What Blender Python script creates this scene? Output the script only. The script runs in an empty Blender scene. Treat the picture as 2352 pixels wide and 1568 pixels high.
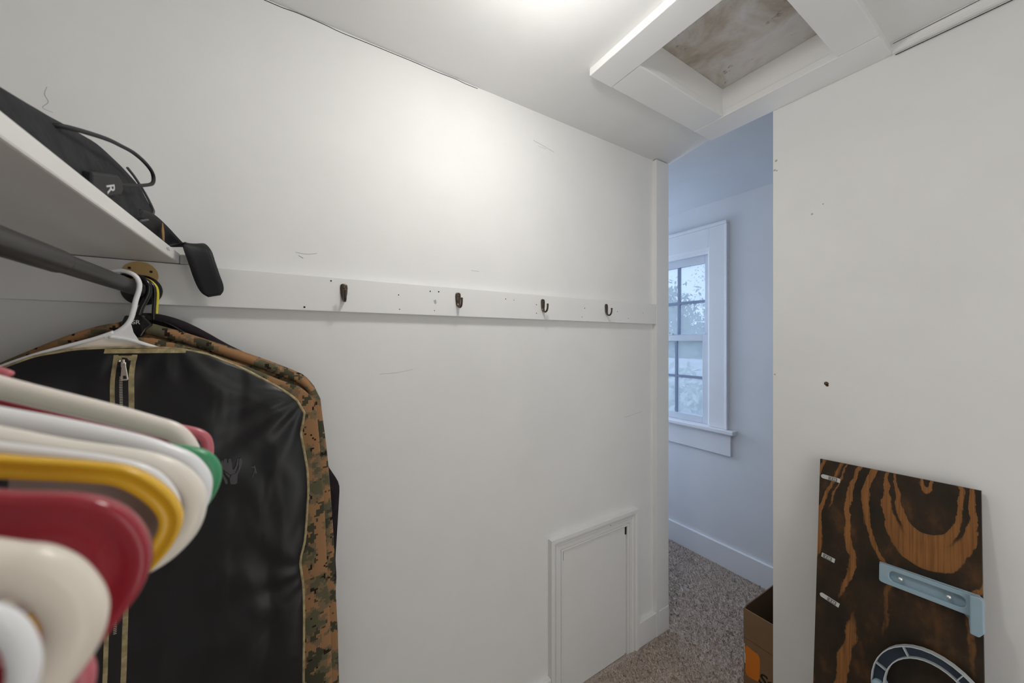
import bpy, bmesh, math, random
from mathutils import Vector, Matrix, noise
R = math.radians
random.seed(7)
SC = bpy.context.scene
COL = SC.collection

# ------------------------------------------------------------------ camera
YAW = .5572                                   # the view is turned 31.9 degrees from square-on to the left wall
cam_d = bpy.data.cameras.new('camera')
cam = bpy.data.objects.new('camera', cam_d)
COL.objects.link(cam)
cam.location = (0, 0, 1.4233)
cam.rotation_euler = (R(90), 0, math.pi / 2 - YAW)
cam_d.sensor_width = 36
cam_d.lens = 822.7 / 2352 * 36
cam_d.shift_y = -1.0 / 2352
cam_d.clip_start = .01
cam_d.dof.use_dof = True
cam_d.dof.focus_distance = 1.3
cam_d.dof.aperture_fstop = 5.0
SC.camera = cam

# ------------------------------------------------------------------ world, light, exposure
SKY = (.56, .72, 1.0)
SKY_STRENGTH = 1.4
LAMP_STRENGTH = 49.0
LAMP_AT = (-.580, .473, 2.30)
LAMP_COLOR = (1.0, .975, .94)
HALL_FILL = 11.0
CLOSET_FILL = 6.3
EXPOSURE = 0.19
w = bpy.data.worlds.new('overcast_sky')
SC.world = w
w.use_nodes = True
bg = w.node_tree.nodes['Background']
bg.inputs[0].default_value = (*SKY, 1)
bg.inputs[1].default_value = SKY_STRENGTH

SC.view_settings.view_transform = 'Standard'
SC.view_settings.look = 'None'
SC.view_settings.gamma = 1
SC.view_settings.use_curve_mapping = False
SC.view_settings.exposure = EXPOSURE
try:
    SC.cycles.use_denoising = True
    SC.cycles.denoiser = 'OPENIMAGEDENOISE'
    SC.cycles.max_bounces = 8
    SC.cycles.diffuse_bounces = 5
    SC.cycles.glossy_bounces = 3
    SC.cycles.use_adaptive_sampling = True
    SC.cycles.adaptive_threshold = .08
    SC.cycles.transparent_max_bounces = 12
    SC.cycles.caustics_reflective = False
    SC.cycles.caustics_refractive = False
    SC.cycles.sample_clamp_indirect = 6
except Exception:
    pass

# fill light added at the left end of the hall, out of view
ld = bpy.data.lights.new('hall_fill_light', 'AREA')
ld.shape = 'RECTANGLE'
ld.size, ld.size_y = .60, 1.20
ld.energy = HALL_FILL
ld.color = (.70, .82, 1.0)
lo = bpy.data.objects.new('hall_fill_light', ld)
COL.objects.link(lo)
lo.location = (-2.63, 1.96, 1.45)
lo.rotation_euler = (R(90), 0, R(-90))

# soft fill light added behind the camera, in an opening made for it
ld = bpy.data.lights.new('closet_fill_light', 'AREA')
ld.shape = 'RECTANGLE'
ld.size, ld.size_y = .78, 1.98
ld.energy = CLOSET_FILL
ld.color = (1.0, .985, .96)
lo = bpy.data.objects.new('closet_fill_light', ld)
COL.objects.link(lo)
lo.location = (.80, .85, 1.02)
lo.rotation_euler = (R(90), 0, R(90))

# ------------------------------------------------------------------ dimensions (metres, floor at z = 0)
WX = -1.1144          # face of the left wall
EY = 1.528            # face of the end wall
FY = 2.333            # face of the hall's far wall
CH = 2.30             # ceiling height
BY = -.62             # back wall
RX = .78              # right wall
HX0 = -2.60           # left end of the hall
ROD = (-.272, 1.534)  # closet rod, Y and Z


# ------------------------------------------------------------------ materials
def mat(name, color, rough=.5, metal=0, spec=.5, coat=0):
    m = bpy.data.materials.new(name)
    m.use_nodes = True
    b = m.node_tree.nodes['Principled BSDF']
    b.inputs['Base Color'].default_value = (*color, 1)
    b.inputs['Roughness'].default_value = rough
    b.inputs['Metallic'].default_value = metal
    b.inputs['Specular IOR Level'].default_value = spec
    b.inputs['Coat Weight'].default_value = coat
    return m


class N:
    """short hand for node building on a material"""
    def __init__(s, m):
        s.m = m
        s.t = m.node_tree
        s.b = s.t.nodes['Principled BSDF']

    def n(s, typ, **kw):
        nd = s.t.nodes.new(typ)
        for k, v in kw.items():
            if k.startswith('i_'):
                nd.inputs[k[2:].replace('_', ' ')].default_value = v
            else:
                setattr(nd, k, v)
        return nd

    def l(s, a, b):
        s.t.links.new(a, b)

    def coord(s, scale=(1, 1, 1), kind='Object'):
        tc = s.n('ShaderNodeTexCoord')
        mp = s.n('ShaderNodeMapping')
        mp.inputs['Scale'].default_value = scale
        s.l(tc.outputs[kind], mp.inputs[0])
        return mp.outputs[0]

    def noise(s, vec, scale, detail=3, rough=.55, dist=0):
        nd = s.n('ShaderNodeTexNoise')
        nd.inputs['Scale'].default_value = scale
        nd.inputs['Detail'].default_value = detail
        nd.inputs['Roughness'].default_value = rough
        nd.inputs['Distortion'].default_value = dist
        s.l(vec, nd.inputs['Vector'])
        return nd.outputs['Fac']

    def ramp(s, fac, stops, interp='LINEAR'):
        r = s.n('ShaderNodeValToRGB')
        cr = r.color_ramp
        cr.interpolation = interp
        while len(cr.elements) < len(stops):
            cr.elements.new(.5)
        for e, (p, c) in zip(cr.elements, stops):
            e.position = p
            e.color = (*c, 1) if len(c) == 3 else c
        s.l(fac, r.inputs[0])
        return r.outputs[0]

    def bump(s, fac, strength=.2, dist=.01):
        bp = s.n('ShaderNodeBump')
        bp.inputs['Strength'].default_value = strength
        bp.inputs['Distance'].default_value = dist
        s.l(fac, bp.inputs['Height'])
        s.l(bp.outputs[0], s.b.inputs['Normal'])

    def mix(s, fac, a, b, mode='MIX'):
        mx = s.n('ShaderNodeMix', data_type='RGBA', blend_type=mode)
        if isinstance(fac, float):
            mx.inputs[0].default_value = fac
        else:
            s.l(fac, mx.inputs[0])
        for v, i in ((a, 6), (b, 7)):
            if isinstance(v, tuple):
                mx.inputs[i].default_value = (*v, 1)
            else:
                s.l(v, mx.inputs[i])
        return mx.outputs[2]

    def col(s, c):
        s.l(c, s.b.inputs['Base Color'])


def painted(name, c, rough=.45, dirt=.04, bumps=.08, scale=3.0, spec=.25):
    m = mat(name, c, rough, 0, spec)
    k = N(m)
    v = k.coord()
    f = k.noise(v, scale, 5, .6)
    d = tuple(x * (1 - dirt * 2) for x in c)
    u = tuple(min(1, x * (1 + dirt * .5)) for x in c)
    k.col(k.ramp(f, [(.3, d), (.62, u)]))
    f2 = k.noise(v, 55, 3, .5)
    k.bump(f2, bumps, .002)
    return m


M = {}
M['wall'] = painted('wall_paint', (.838, .838, .828), .85, .018, .10, 3.0, .12)
M['trim'] = painted('trim_paint', (.838, .838, .828), .45, .015, .06)
M['ceiling'] = painted('ceiling_paint', (.83, .83, .82), .6, .02, .10)
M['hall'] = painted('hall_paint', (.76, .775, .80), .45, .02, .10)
M['hall_ceiling'] = painted('hall_ceiling_dimmed', (.66, .685, .72), .5, .02, .10)  # white plaster, with the dim blue daylight put into its colour
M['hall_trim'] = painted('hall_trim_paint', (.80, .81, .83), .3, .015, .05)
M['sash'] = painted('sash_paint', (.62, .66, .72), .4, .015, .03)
M['muntin'] = painted('backlit_muntin', (.24, .29, .39), .4, .015, .03)  # backlit shade put into the muntins' colour
M['shelf'] = painted('shelf_paint', (.78, .77, .745), .38, .03, .06)
M['dark_gap'] = mat('dark_gap', (.012, .011, .010), .9)
M['scratch'] = mat('scratch', (.48, .47, .45), .8)
M['gasket'] = mat('brown_spot', (.10, .06, .03), .7)

# carpet
m = mat('carpet', (.2, .17, .15), .95, 0, .1)
k = N(m)
v = k.coord()
a = k.noise(v, 130, 3, .7)
b_ = k.noise(v, 9, 4, .6)
c1 = k.ramp(a, [(.33, (.22, .18, .15)), (.52, (.55, .465, .405)), (.75, (.72, .63, .56))])
k.col(k.mix(k.ramp(b_, [(.35, (0, 0, 0)), (.7, (.55, .55, .55))]), c1, (.38, .33, .295)))
k.bump(a, .8, .006)
M['carpet'] = m
m = mat('carpet_tuft', (.2, .17, .15), .95, 0, .1)
k = N(m)
v = k.coord()
a = k.noise(v, 75, 2, .6)
k.col(k.ramp(a, [(.34, (.27, .215, .18)), (.46, (.60, .505, .44)), (.7, (.76, .66, .58))]))
M['tuft'] = m

# hatch panel: weathered off-white board with brown stains
m = mat('hatch_panel', (.6, .58, .55), .7)
k = N(m)
v = k.coord()
f = k.noise(v, 5.5, 6, .62, .4)
g = k.noise(v, 21, 4, .65)
c1 = k.ramp(f, [(.36, (.40, .345, .28)), (.47, (.55, .51, .46)), (.58, (.66, .645, .63)), (.75, (.58, .55, .52))])
c2 = k.ramp(g, [(.27, (.45, .40, .36)), (.36, (1, 1, 1))])
k.col(k.mix(1.0, c1, c2, 'MULTIPLY'))
k.bump(g, .1, .003)
M['hatch_panel'] = m

# stained plywood: dark stain with orange early wood, streaks fanning out below a nested arch
m = mat('stained_plywood', (.05, .03, .015), .5, 0, .4)
k = N(m)


def MA(op, a, b=None):
    nd = k.n('ShaderNodeMath', operation=op)
    for i, x in enumerate((a, b)):
        if x is None:
            continue
        if isinstance(x, (int, float)):
            nd.inputs[i].default_value = x
        else:
            k.l(x, nd.inputs[i])
    return nd.outputs[0]


tc = k.n('ShaderNodeTexCoord')
sp = k.n('ShaderNodeSeparateXYZ')
k.l(tc.outputs['Object'], sp.inputs[0])
wob = MA('MULTIPLY', MA('SUBTRACT', k.noise(k.coord((1, .55, 1)), 16, 5, .62), .5), .046)
px = MA('ADD', MA('SUBTRACT', sp.outputs[0], .235), wob)
dy = MA('SUBTRACT', 1.055, sp.outputs[1])
cc = MA('DIVIDE', px, MA('ADD', MA('MULTIPLY', dy, 2.0), 1.0))
gd = MA('MULTIPLY', MA('MINIMUM', dy, .27), .36)
vv = MA('SQRT', MA('ADD', MA('MULTIPLY', cc, cc), MA('MULTIPLY', gd, gd)))
cb_ = k.n('ShaderNodeCombineXYZ')
k.l(MA('MULTIPLY', vv, 62), cb_.inputs[0])
k.l(MA('MULTIPLY', dy, 1.3), cb_.inputs[1])
cb_.inputs[2].default_value = 1.3
bandn = k.noise(cb_.outputs[0], 1.0, 1.5, .5)
streak = k.noise(k.coord((220, 5, 1)), 1.0, 3, .6)
patch = k.noise(k.coord((1, .5, 1)), 13, 4, .6)
orange = k.ramp(streak, [(.3, (.15, .060, .015)), (.6, (.30, .125, .034))])
darkc = k.ramp(patch, [(.35, (.013, .008, .003)), (.55, (.030, .0165, .0065)), (.72, (.10, .043, .013))])
band = k.ramp(bandn, [(.54, (0, 0, 0)), (.565, (.9, .9, .9)), (.75, (1, 1, 1))])
k.col(k.mix(band, darkc, orange))
k.bump(streak, .12, .001)
M['plywood'] = m
M['ply_edge'] = mat('plywood_edge', (.05, .028, .012), .7)

# digital camouflage cloth
m = mat('camouflage_cloth', (.3, .2, .1), .85, 0, .2)
k = N(m)
tc = k.n('ShaderNodeTexCoord')
sn = k.n('ShaderNodeVectorMath', operation='SNAP')
sn.inputs[1].default_value = (.05, .0042, .0042)
k.l(tc.outputs['Object'], sn.inputs[0])
n1 = k.noise(sn.outputs[0], 17, 3, .6)
mpb = k.n('ShaderNodeVectorMath', operation='ADD')
mpb.inputs[1].default_value = (3.1, 7.7, 1.9)
k.l(sn.outputs[0], mpb.inputs[0])
n2 = k.noise(mpb.outputs[0], 24, 3, .65)
mpc = k.n('ShaderNodeVectorMath', operation='ADD')
mpc.inputs[1].default_value = (13.1, 2.7, 5.9)
k.l(sn.outputs[0], mpc.inputs[0])
n3 = k.noise(mpc.outputs[0], 40, 2, .6)
base = k.ramp(n1, [(0, (.115, .105, .062)), (.44, (.20, .14, .078)), (.49, (.33, .178, .085))], 'CONSTANT')
g1 = k.mix(k.ramp(n2, [(0, (0, 0, 0)), (.565, (1, 1, 1))], 'CONSTANT'), base, (.062, .058, .036))
g2 = k.mix(k.ramp(n3, [(0, (0, 0, 0)), (.645, (1, 1, 1))], 'CONSTANT'), g1, (.022, .014, .010))
k.col(g2)
k.bump(k.noise(k.coord(), 600, 1), .15, .001)
M['camo'] = m

# black nylon of the garment bag
m = mat('black_nylon', (.0070, .0070, .0085), .40, 0, .5)
k = N(m)
v = k.coord((1, 1.6, .8))
f = k.noise(v, 7.5, 1.5, .45, .35)
k.bump(f, .55, .03)
M['nylon'] = m
M['gold_tape'] = mat('gold_tape', (.40, .32, .16), .5)
m = M['gold_tape']
k = N(m)
f = k.noise(k.coord((1, 1, 1)), 60, 3)
k.col(k.ramp(f, [(.35, (.24, .19, .095)), (.65, (.46, .375, .20))]))
k.bump(k.noise(k.coord((1, 1, 8)), 60, 2), .3, .002)
M['print'] = mat('grey_print', (.075, .074, .082), .6)
M['zip_metal'] = mat('zipper_metal', (.75, .70, .62), .25, 1)
M['steel'] = mat('bright_steel', (.80, .80, .80), .28, .7)
M['bronze'] = mat('oil_rubbed_bronze', (.10, .078, .06), .34, .85)
M['brass'] = mat('aged_brass', (.60, .41, .17), .42, .25)
M['rod_metal'] = mat('dark_rod', (.060, .056, .054), .36, .25)
M['black_plastic'] = mat('black_plastic', (.007, .007, .008), .18)
M['dark_cloth'] = painted('plum_black_cloth', (.020, .014, .018), .85, .2, .3, 30)
m = painted('neoprene', (.022, .022, .026), .8, .25, .4, 40)
M['neoprene'] = m
M['strap'] = mat('black_strap', (.0045, .0045, .007), .6)
M['tan'] = mat('tan_lining', (.35, .20, .06), .6)
M['grey_edge'] = mat('worn_grey_edge', (.10, .10, .11), .8)
M['white_ink'] = mat('white_ink', (.55, .55, .55), .6)
M['cardboard'] = painted('cardboard', (.235, .145, .078), .8, .06, .1, 8)
M['card_in'] = painted('cardboard_inside', (.15, .088, .045), .85, .06, .1, 8)
M['orange'] = mat('orange_sticker', (.70, .20, .012), .6)
M['label_white'] = mat('label_white', (.62, .60, .56), .7)
M['ink'] = mat('black_ink', (.008, .008, .008), .5)
M['blue_plastic'] = mat('pale_blue_plastic', (.30, .42, .49), .38)
M['blue_dark'] = mat('navy_plastic', (.035, .05, .08), .5)
M['rim_white'] = mat('pale_rim', (.50, .54, .55), .4)


def plastic(name, c, rough=.3):
    m = mat(name, c, rough)
    b = m.node_tree.nodes['Principled BSDF']
    return m


M['pl_cream'] = plastic('cream_plastic', (.86, .78, .67))
M['pl_ivory'] = plastic('ivory_plastic', (.89, .84, .75))
M['pl_white'] = plastic('white_plastic', (.89, .89, .90))
M['pl_beige'] = plastic('beige_plastic', (.89, .81, .73))
M['pl_yellow'] = plastic('yellow_plastic', (.80, .46, .02), .25)
M['pl_red'] = plastic('red_plastic', (.33, .022, .035), .16)
M['pl_pink'] = plastic('pink_plastic', (.55, .14, .17), .28)
M['pl_green'] = plastic('green_plastic', (.05, .30, .13), .32)
M['wing'] = plastic('shaded_ivory_plastic', (.30, .25, .235), .4)  # ivory wing, its inner shade put into a darker colour
M['pl_acid'] = mat('acid_yellow', (.70, .62, .03), .35)

m = mat('lamp_glass', (1, .95, .88), .4)
b = m.node_tree.nodes['Principled BSDF']
b.inputs['Emission Color'].default_value = (*LAMP_COLOR, 1)
b.inputs['Emission Strength'].default_value = LAMP_STRENGTH
M['lamp'] = m
M['lamp_metal'] = mat('lamp_base', (.7, .69, .67), .35, .6)

# window glass with a slightly milky film (insect screen and condensation)
m = bpy.data.materials.new('hazy_glass')
m.use_nodes = True
t = m.node_tree
t.nodes.clear()
o = t.nodes.new('ShaderNodeOutputMaterial')
tr = t.nodes.new('ShaderNodeBsdfTransparent')
tl = t.nodes.new('ShaderNodeBsdfTranslucent')
gl = t.nodes.new('ShaderNodeBsdfGlossy')
tl.inputs[0].default_value = (.86, .92, .97, 1)
gl.inputs['Roughness'].default_value = .05
m1 = t.nodes.new('ShaderNodeMixShader')
m1.inputs[0].default_value = .36
m2 = t.nodes.new('ShaderNodeMixShader')
m2.inputs[0].default_value = .05
t.links.new(tr.outputs[0], m1.inputs[1])
t.links.new(tl.outputs[0], m1.inputs[2])
t.links.new(m1.outputs[0], m2.inputs[1])
t.links.new(gl.outputs[0], m2.inputs[2])
t.links.new(m2.outputs[0], o.inputs[0])
M['glass'] = m

M['leaf'] = painted('leaves', (.17, .22, .17), .6, .3, .0, 2)
M['leaf_pale'] = painted('pale_leaves', (.42, .47, .40), .6, .25, .0, 2)
M['bark'] = painted('bark', (.12, .10, .08), .9, .2, .3, 12)
M['lawn'] = painted('lawn', (.18, .23, .14), .9, .2, .1, 1)
M['siding'] = painted('siding', (.60, .60, .62), .6, .04, .1, 2)
M['shingle'] = painted('shingles', (.50, .50, .52), .8, .1, .3, 6)


# ------------------------------------------------------------------ mesh helpers
def link_mesh(name, verts, faces, material, parent=None, smooth=False, loc=None):
    me = bpy.data.meshes.new(name)
    me.from_pydata([tuple(v) for v in verts], [], faces)
    bm = bmesh.new()
    bm.from_mesh(me)
    bmesh.ops.recalc_face_normals(bm, faces=bm.faces)
    bm.to_mesh(me)
    bm.free()
    me.materials.append(material)
    if smooth:
        for p in me.polygons:
            p.use_smooth = True
    ob = bpy.data.objects.new(name, me)
    COL.objects.link(ob)
    if parent:
        ob.parent = parent
    if loc:
        ob.location = loc
    return ob


def tag(o, label=None, cat=None, group=None, kind=None):
    if label:
        o['label'] = label
    if cat:
        o['category'] = cat
    if group:
        o['group'] = group
    if kind:
        o['kind'] = kind
    return o


def thing(name, label, cat, loc=(0, 0, 0), group=None, kind=None):
    o = bpy.data.objects.new(name, None)
    COL.objects.link(o)
    o.location = loc
    o.empty_display_size = .05
    return tag(o, label, cat, group, kind)


def off(vs, root):
    """world points -> points local to an unrotated root"""
    l = root.location
    return [(v[0] - l.x, v[1] - l.y, v[2] - l.z) for v in vs]


def box_vf(x0, x1, y0, y1, z0, z1):
    v = [(x, y, z) for x in (x0, x1) for y in (y0, y1) for z in (z0, z1)]
    f = [(0, 1, 3, 2), (4, 6, 7, 5), (0, 4, 5, 1), (2, 3, 7, 6), (0, 2, 6, 4), (1, 5, 7, 3)]
    return v, f


def join_vf(parts):
    V, F = [], []
    for v, f in parts:
        o = len(V)
        V += list(v)
        F += [tuple(i + o for i in q) for q in f]
    return V, F


def bevel_mod(o, wd=.002, seg=2):
    b = o.modifiers.new('bevel', 'BEVEL')
    b.width = wd
    b.segments = seg
    b.limit_method = 'ANGLE'
    b.angle_limit = R(40)
    return o


def box(name, b6, material, parent=None, bev=0, seg=2):
    v, f = box_vf(*b6)
    if parent:
        v = off(v, parent) if parent.parent is None else off(v, parent.parent)
    o = link_mesh(name, v, f, material, parent)
    if bev:
        bevel_mod(o, bev, seg)
    return o


def prism_vf(poly, h0, h1, axis='z'):
    n = len(poly)

    def P(a, b, h):
        return {'z': (a, b, h), 'y': (a, h, b), 'x': (h, a, b)}[axis]
    v = [P(a, b, h0) for a, b in poly] + [P(a, b, h1) for a, b in poly]
    f = [tuple(range(n)), tuple(range(2 * n - 1, n - 1, -1))]
    f += [(i, (i + 1) % n, n + (i + 1) % n, n + i) for i in range(n)]
    return v, f


def catmull(pts, per=6, closed=False):
    pts = [Vector(p) for p in pts]
    n = len(pts)
    out = []
    rng = range(n) if closed else range(n - 1)
    for i in rng:
        if closed:
            p0, p1, p2, p3 = pts[(i - 1) % n], pts[i], pts[(i + 1) % n], pts[(i + 2) % n]
        else:
            p0, p1, p2, p3 = pts[max(i - 1, 0)], pts[i], pts[i + 1], pts[min(i + 2, n - 1)]
        for j in range(per):
            t = j / per
            out.append(.5 * ((2 * p1) + (p2 - p0) * t + (2 * p0 - 5 * p1 + 4 * p2 - p3) * t * t
                             + (3 * p1 - p0 - 3 * p2 + p3) * t ** 3))
    if not closed:
        out.append(pts[-1])
    return out


def sweep_vf(path, profile, side=(1, 0, 0), closed=False, scale=None):
    """profile points (a, b): a along the in-plane normal, b along `side`"""
    path = [Vector(p) for p in path]
    side = Vector(side).normalized()
    n, m = len(path), len(profile)
    V, F = [], []
    for i, p in enumerate(path):
        if closed:
            t = path[(i + 1) % n] - path[i - 1]
        else:
            t = path[min(i + 1, n - 1)] - path[max(i - 1, 0)]
        t.normalize()
        nn = side.cross(t)
        if nn.length < 1e-6:
            nn = Vector((0, 0, 1))
        nn.normalize()
        sc = scale(i / max(1, n - 1)) if scale else (1, 1)
        V += [p + nn * a * sc[0] + side * b * sc[1] for a, b in profile]
    rng = n if closed else n - 1
    for i in range(rng):
        j = (i + 1) % n
        for q in range(m):
            r = (q + 1) % m
            F.append((i * m + q, i * m + r, j * m + r, j * m + q))
    if not closed:
        F.append(tuple(range(m)))
        F.append(tuple((n - 1) * m + q for q in range(m - 1, -1, -1)))
    return V, F


def circle(r, n=10, sx=1, sy=1):
    return [(r * sx * math.cos(2 * math.pi * i / n), r * sy * math.sin(2 * math.pi * i / n)) for i in range(n)]


def lathe_vf(prof, n=32, axis='z', c=(0, 0, 0)):
    V, F = [], []
    m = len(prof)
    for i in range(n):
        a = 2 * math.pi * i / n
        for r, h in prof:
            p = (r * math.cos(a), r * math.sin(a), h)
            if axis == 'x':
                p = (h, r * math.cos(a), r * math.sin(a))
            elif axis == 'y':
                p = (r * math.sin(a), h, r * math.cos(a))
            V.append((p[0] + c[0], p[1] + c[1], p[2] + c[2]))
    for i in range(n):
        j = (i + 1) % n
        for q in range(m - 1):
            F.append((i * m + q, i * m + q + 1, j * m + q + 1, j * m + q))
    return V, F


def cyl_vf(r, h0, h1, axis='z', c=(0, 0, 0), n=20):
    return lathe_vf([(0.00001, h0), (r, h0), (r, h1), (.00001, h1)], n, axis, c)


def text_vf(body, size, depth=.0004, shear=0):
    cu = bpy.data.curves.new('text', 'FONT')
    cu.body = body
    cu.size = size
    cu.extrude = depth
    cu.shear = shear
    cu.offset = size * .012
    ob = bpy.data.objects.new('text', cu)
    COL.objects.link(ob)
    dg = bpy.context.evaluated_depsgraph_get()
    ev = ob.evaluated_get(dg)
    me = ev.to_mesh()
    V = [tuple(v.co) for v in me.vertices]
    F = [tuple(p.vertices) for p in me.polygons]
    ev.to_mesh_clear()
    bpy.data.objects.remove(ob)
    bpy.data.curves.remove(cu)
    return V, F


def lerp_table(tab, x):
    if x <= tab[0][0]:
        return tab[0][1]
    for (a, fa), (b, fb) in zip(tab, tab[1:]):
        if x <= b:
            t = (x - a) / (b - a)
            return fa + (fb - fa) * t
    return tab[-1][1]


def smooth_table(tab, x, e):
    return (lerp_table(tab, x - e) + 2 * lerp_table(tab, x) + lerp_table(tab, x + e)) / 4


# ================================================================== THE SETTING
def struct(name, boxes, material, label, cat='wall', bev=0):
    v, f = join_vf([box_vf(*b) for b in boxes])
    o = link_mesh(name, v, f, material)
    tag(o, label, cat, kind='structure')
    if bev:
        bevel_mod(o, bev)
    return o


fl = struct('floor', [(HX0, RX + .1, BY - .1, FY + .05, -.06, 0)], M['carpet'],
            'grey-brown cut pile carpet covering the closet and hall floor', 'floor')
wl = struct('wall_left', [(WX - .10, WX, BY - .1, 1.59, 0, CH + .1)], M['wall'],
            'long white painted wall carrying the hook rail', 'wall')
we = struct('wall_end', [(-.617, RX, EY, EY + .025, 0, CH)], M['wall'],
            'white wall panel beside the opening, behind the stained board', 'wall')
wb = struct('wall_back', [(WX - .1, RX + .1, BY - .1, BY, 0, CH + .1)], M['wall'],
            'white wall behind the closet shelf', 'wall')
wr = struct('wall_right', [(RX, RX + .1, BY - .1, .44, 0, CH + .1), (RX, RX + .1, 1.26, FY + .05, 0, CH + .1), (RX, RX + .1, .44, 1.26, 2.04, CH + .1)],  # opening made for the fill light behind the camera
            M['wall'], 'white wall behind the camera around the added fill light opening', 'wall')
wbr = struct('fill_light_shell', [(RX + .1, 3.0, -.72, -.62, 0, CH + .1), (RX + .1, 3.0, 1.6, 1.7, 0, CH + .1), (2.9, 3.0, -.62, 1.6, 0, CH + .1),  # shell added to keep the sky out of the fill light opening
                              (RX + .1, 3.0, -.72, 1.7, CH, CH + .1), (RX + .1, 3.0, -.72, 1.7, -.06, 0)],
             M['wall'], 'added unseen white shell closing off the fill light opening', 'wall')
# far wall of the hall, with the window opening
WO = (-2.00, -1.292, .862, 2.032)
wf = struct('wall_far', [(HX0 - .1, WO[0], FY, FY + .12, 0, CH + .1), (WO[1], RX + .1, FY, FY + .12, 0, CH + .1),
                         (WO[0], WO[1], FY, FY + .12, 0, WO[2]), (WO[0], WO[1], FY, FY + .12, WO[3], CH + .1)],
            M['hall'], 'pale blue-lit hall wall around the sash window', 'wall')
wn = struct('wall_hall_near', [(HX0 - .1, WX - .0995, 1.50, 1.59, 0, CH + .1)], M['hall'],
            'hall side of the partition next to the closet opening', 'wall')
W2 = (1.66, 2.26, .85, 2.05)  # unseen opening added for the hall fill light
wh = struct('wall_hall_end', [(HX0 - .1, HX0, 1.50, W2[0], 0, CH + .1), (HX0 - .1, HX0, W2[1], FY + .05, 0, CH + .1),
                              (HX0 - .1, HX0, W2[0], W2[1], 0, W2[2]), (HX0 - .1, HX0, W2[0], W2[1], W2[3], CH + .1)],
            M['hall'], 'end wall of the hall around the added unseen window', 'wall')

# ceiling of the closet, with the hatch opening
HO = (-.742, -.390, .914, 1.412)
cv = [prism_vf([(WX - .1, BY - .1), (RX + .1, BY - .1), (RX + .1, HO[2]), (WX - .1, HO[2])], CH, CH + .1),
      prism_vf([(WX - .1, HO[2]), (HO[0], HO[2]), (HO[0], HO[3]), (WX - .1, HO[3])], CH, CH + .1),
      prism_vf([(HO[1], HO[2]), (RX + .1, HO[2]), (RX + .1, HO[3]), (HO[1], HO[3])], CH, CH + .1),
      prism_vf([(WX - .1, HO[3]), (RX + .1, HO[3]), (RX + .1, EY + .025), (-.80, EY + .012), (WX + .02, 1.605), (WX - .1, 1.605)],
               CH, CH + .1)]
v, f = join_vf(cv)
ce = tag(link_mesh('ceiling', v, f, M['ceiling']), 'white plaster ceiling of the closet around the attic hatch', 'ceiling', kind='structure')
hc = struct('ceiling_hall', [(HX0 - .1, RX + .1, 1.50, FY + .05, CH + .022, CH + .12)], M['hall_ceiling'],  # raised a step to keep the lamp's light off it
            'hall plaster ceiling beyond the opening, dim blue daylight put into its colour', 'ceiling')

# corner post at the end of the left wall
box_post = struct('trim_1', [(WX - .001, WX + .022, 1.498, 1.592, 0, CH - .004)], M['trim'],
                  'tall white corner board lining the opening beside the left wall', 'trim', .0015)
# hook rail
rail = struct('trim_2', [(WX - .001, WX + .020, BY, 1.4975, 1.5045, 1.5985)], M['trim'],
              'long white horizontal board on the left wall that carries four hooks', 'rail', .0015)
for i, (y, z, r) in enumerate([(.098, 1.588, .0022), (.035, 1.513, .0026), (.28, 1.562, .0018), (.283, 1.519, .0016),
                               (.378, 1.580, .0021), (.406, 1.5805, .0024), (.392, 1.520, .0014), (.655, 1.573, .0018),
                               (.69, 1.571, .0014), (.79, 1.560, .0018), (.79, 1.528, .0018), (1.035, 1.5585, .0020),
                               (1.02, 1.522, .0016), (1.23, 1.553, .0018), (1.30, 1.525, .0014), (1.40, 1.555, .0014)]):
    v, f = cyl_vf(r, -.001, .0005, 'x', (WX + .020, y, z), 8)
    link_mesh('nail_hole', v, f, M['dark_gap'], rail)
# chipped hole in the rail where a fifth hook was
v, f = prism_vf([(.389, 1.552), (.397, 1.555), (.399, 1.545), (.396, 1.540), (.392, 1.543)], WX + .0195, WX + .0204, 'x')
link_mesh('paint_chip', v, f, M['scratch'], rail)

# baseboards
bb = struct('baseboard_left', [(WX - .001, WX + .020, BY, .8615, 0, .1165)], M['trim'],
            'white baseboard on the left wall, on the hanging clothes side of the access door', 'baseboard', .003)
bb2 = struct('baseboard_post', [(WX - .001, WX + .0205, 1.3725, 1.5175, 0, .1165), (WX - .001, WX + .0235, 1.5175, 1.594, 0, .121)],
             M['trim'], 'short white baseboard between access door and opening', 'baseboard', .002)
bb3 = struct('baseboard_far', [(HX0, RX, FY - .016, FY + .001, 0, .142)], M['hall_trim'],
             'tall white baseboard along the far hall wall', 'baseboard', .003)
bb4 = struct('baseboard_end', [(-.617, RX, EY - .014, EY + .001, 0, .11)], M['trim'],
             'white baseboard along the end wall behind the stained board', 'baseboard', .002)

# quarter-round moulding between ceiling and end wall
prof = [(0, 0)] + [(.026 * math.cos(R(a)), .026 * math.sin(R(a))) for a in range(0, 91, 15)]
v, f = [], []
for x in (-.306, RX):
    v += [(x, EY - a, CH - b) for a, b in prof]
n_ = len(prof)
f = [tuple(range(n_)), tuple(range(2 * n_ - 1, n_ - 1, -1))] + [(i, (i + 1) % n_, n_ + (i + 1) % n_, n_ + i) for i in range(n_)]
tr3 = tag(link_mesh('trim_3', v, f, M['trim']), 'white quarter-round moulding where ceiling meets end wall', 'trim', kind='structure')
v, f = sweep_vf([(-.30, EY - .004, CH - .030), (-.15, EY - .0045, CH - .031), (.2, EY - .004, CH - .030)], circle(.0012, 6), (0, 1, 0))
link_mesh('open_joint', v, f, M['dark_gap'], tr3)
v, f = sweep_vf([(-.30, EY - .0255, CH - .006), (-.15, EY - .027, CH - .004), (.2, EY - .0265, CH - .004)], circle(.0007, 6), (0, 1, 0))
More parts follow.
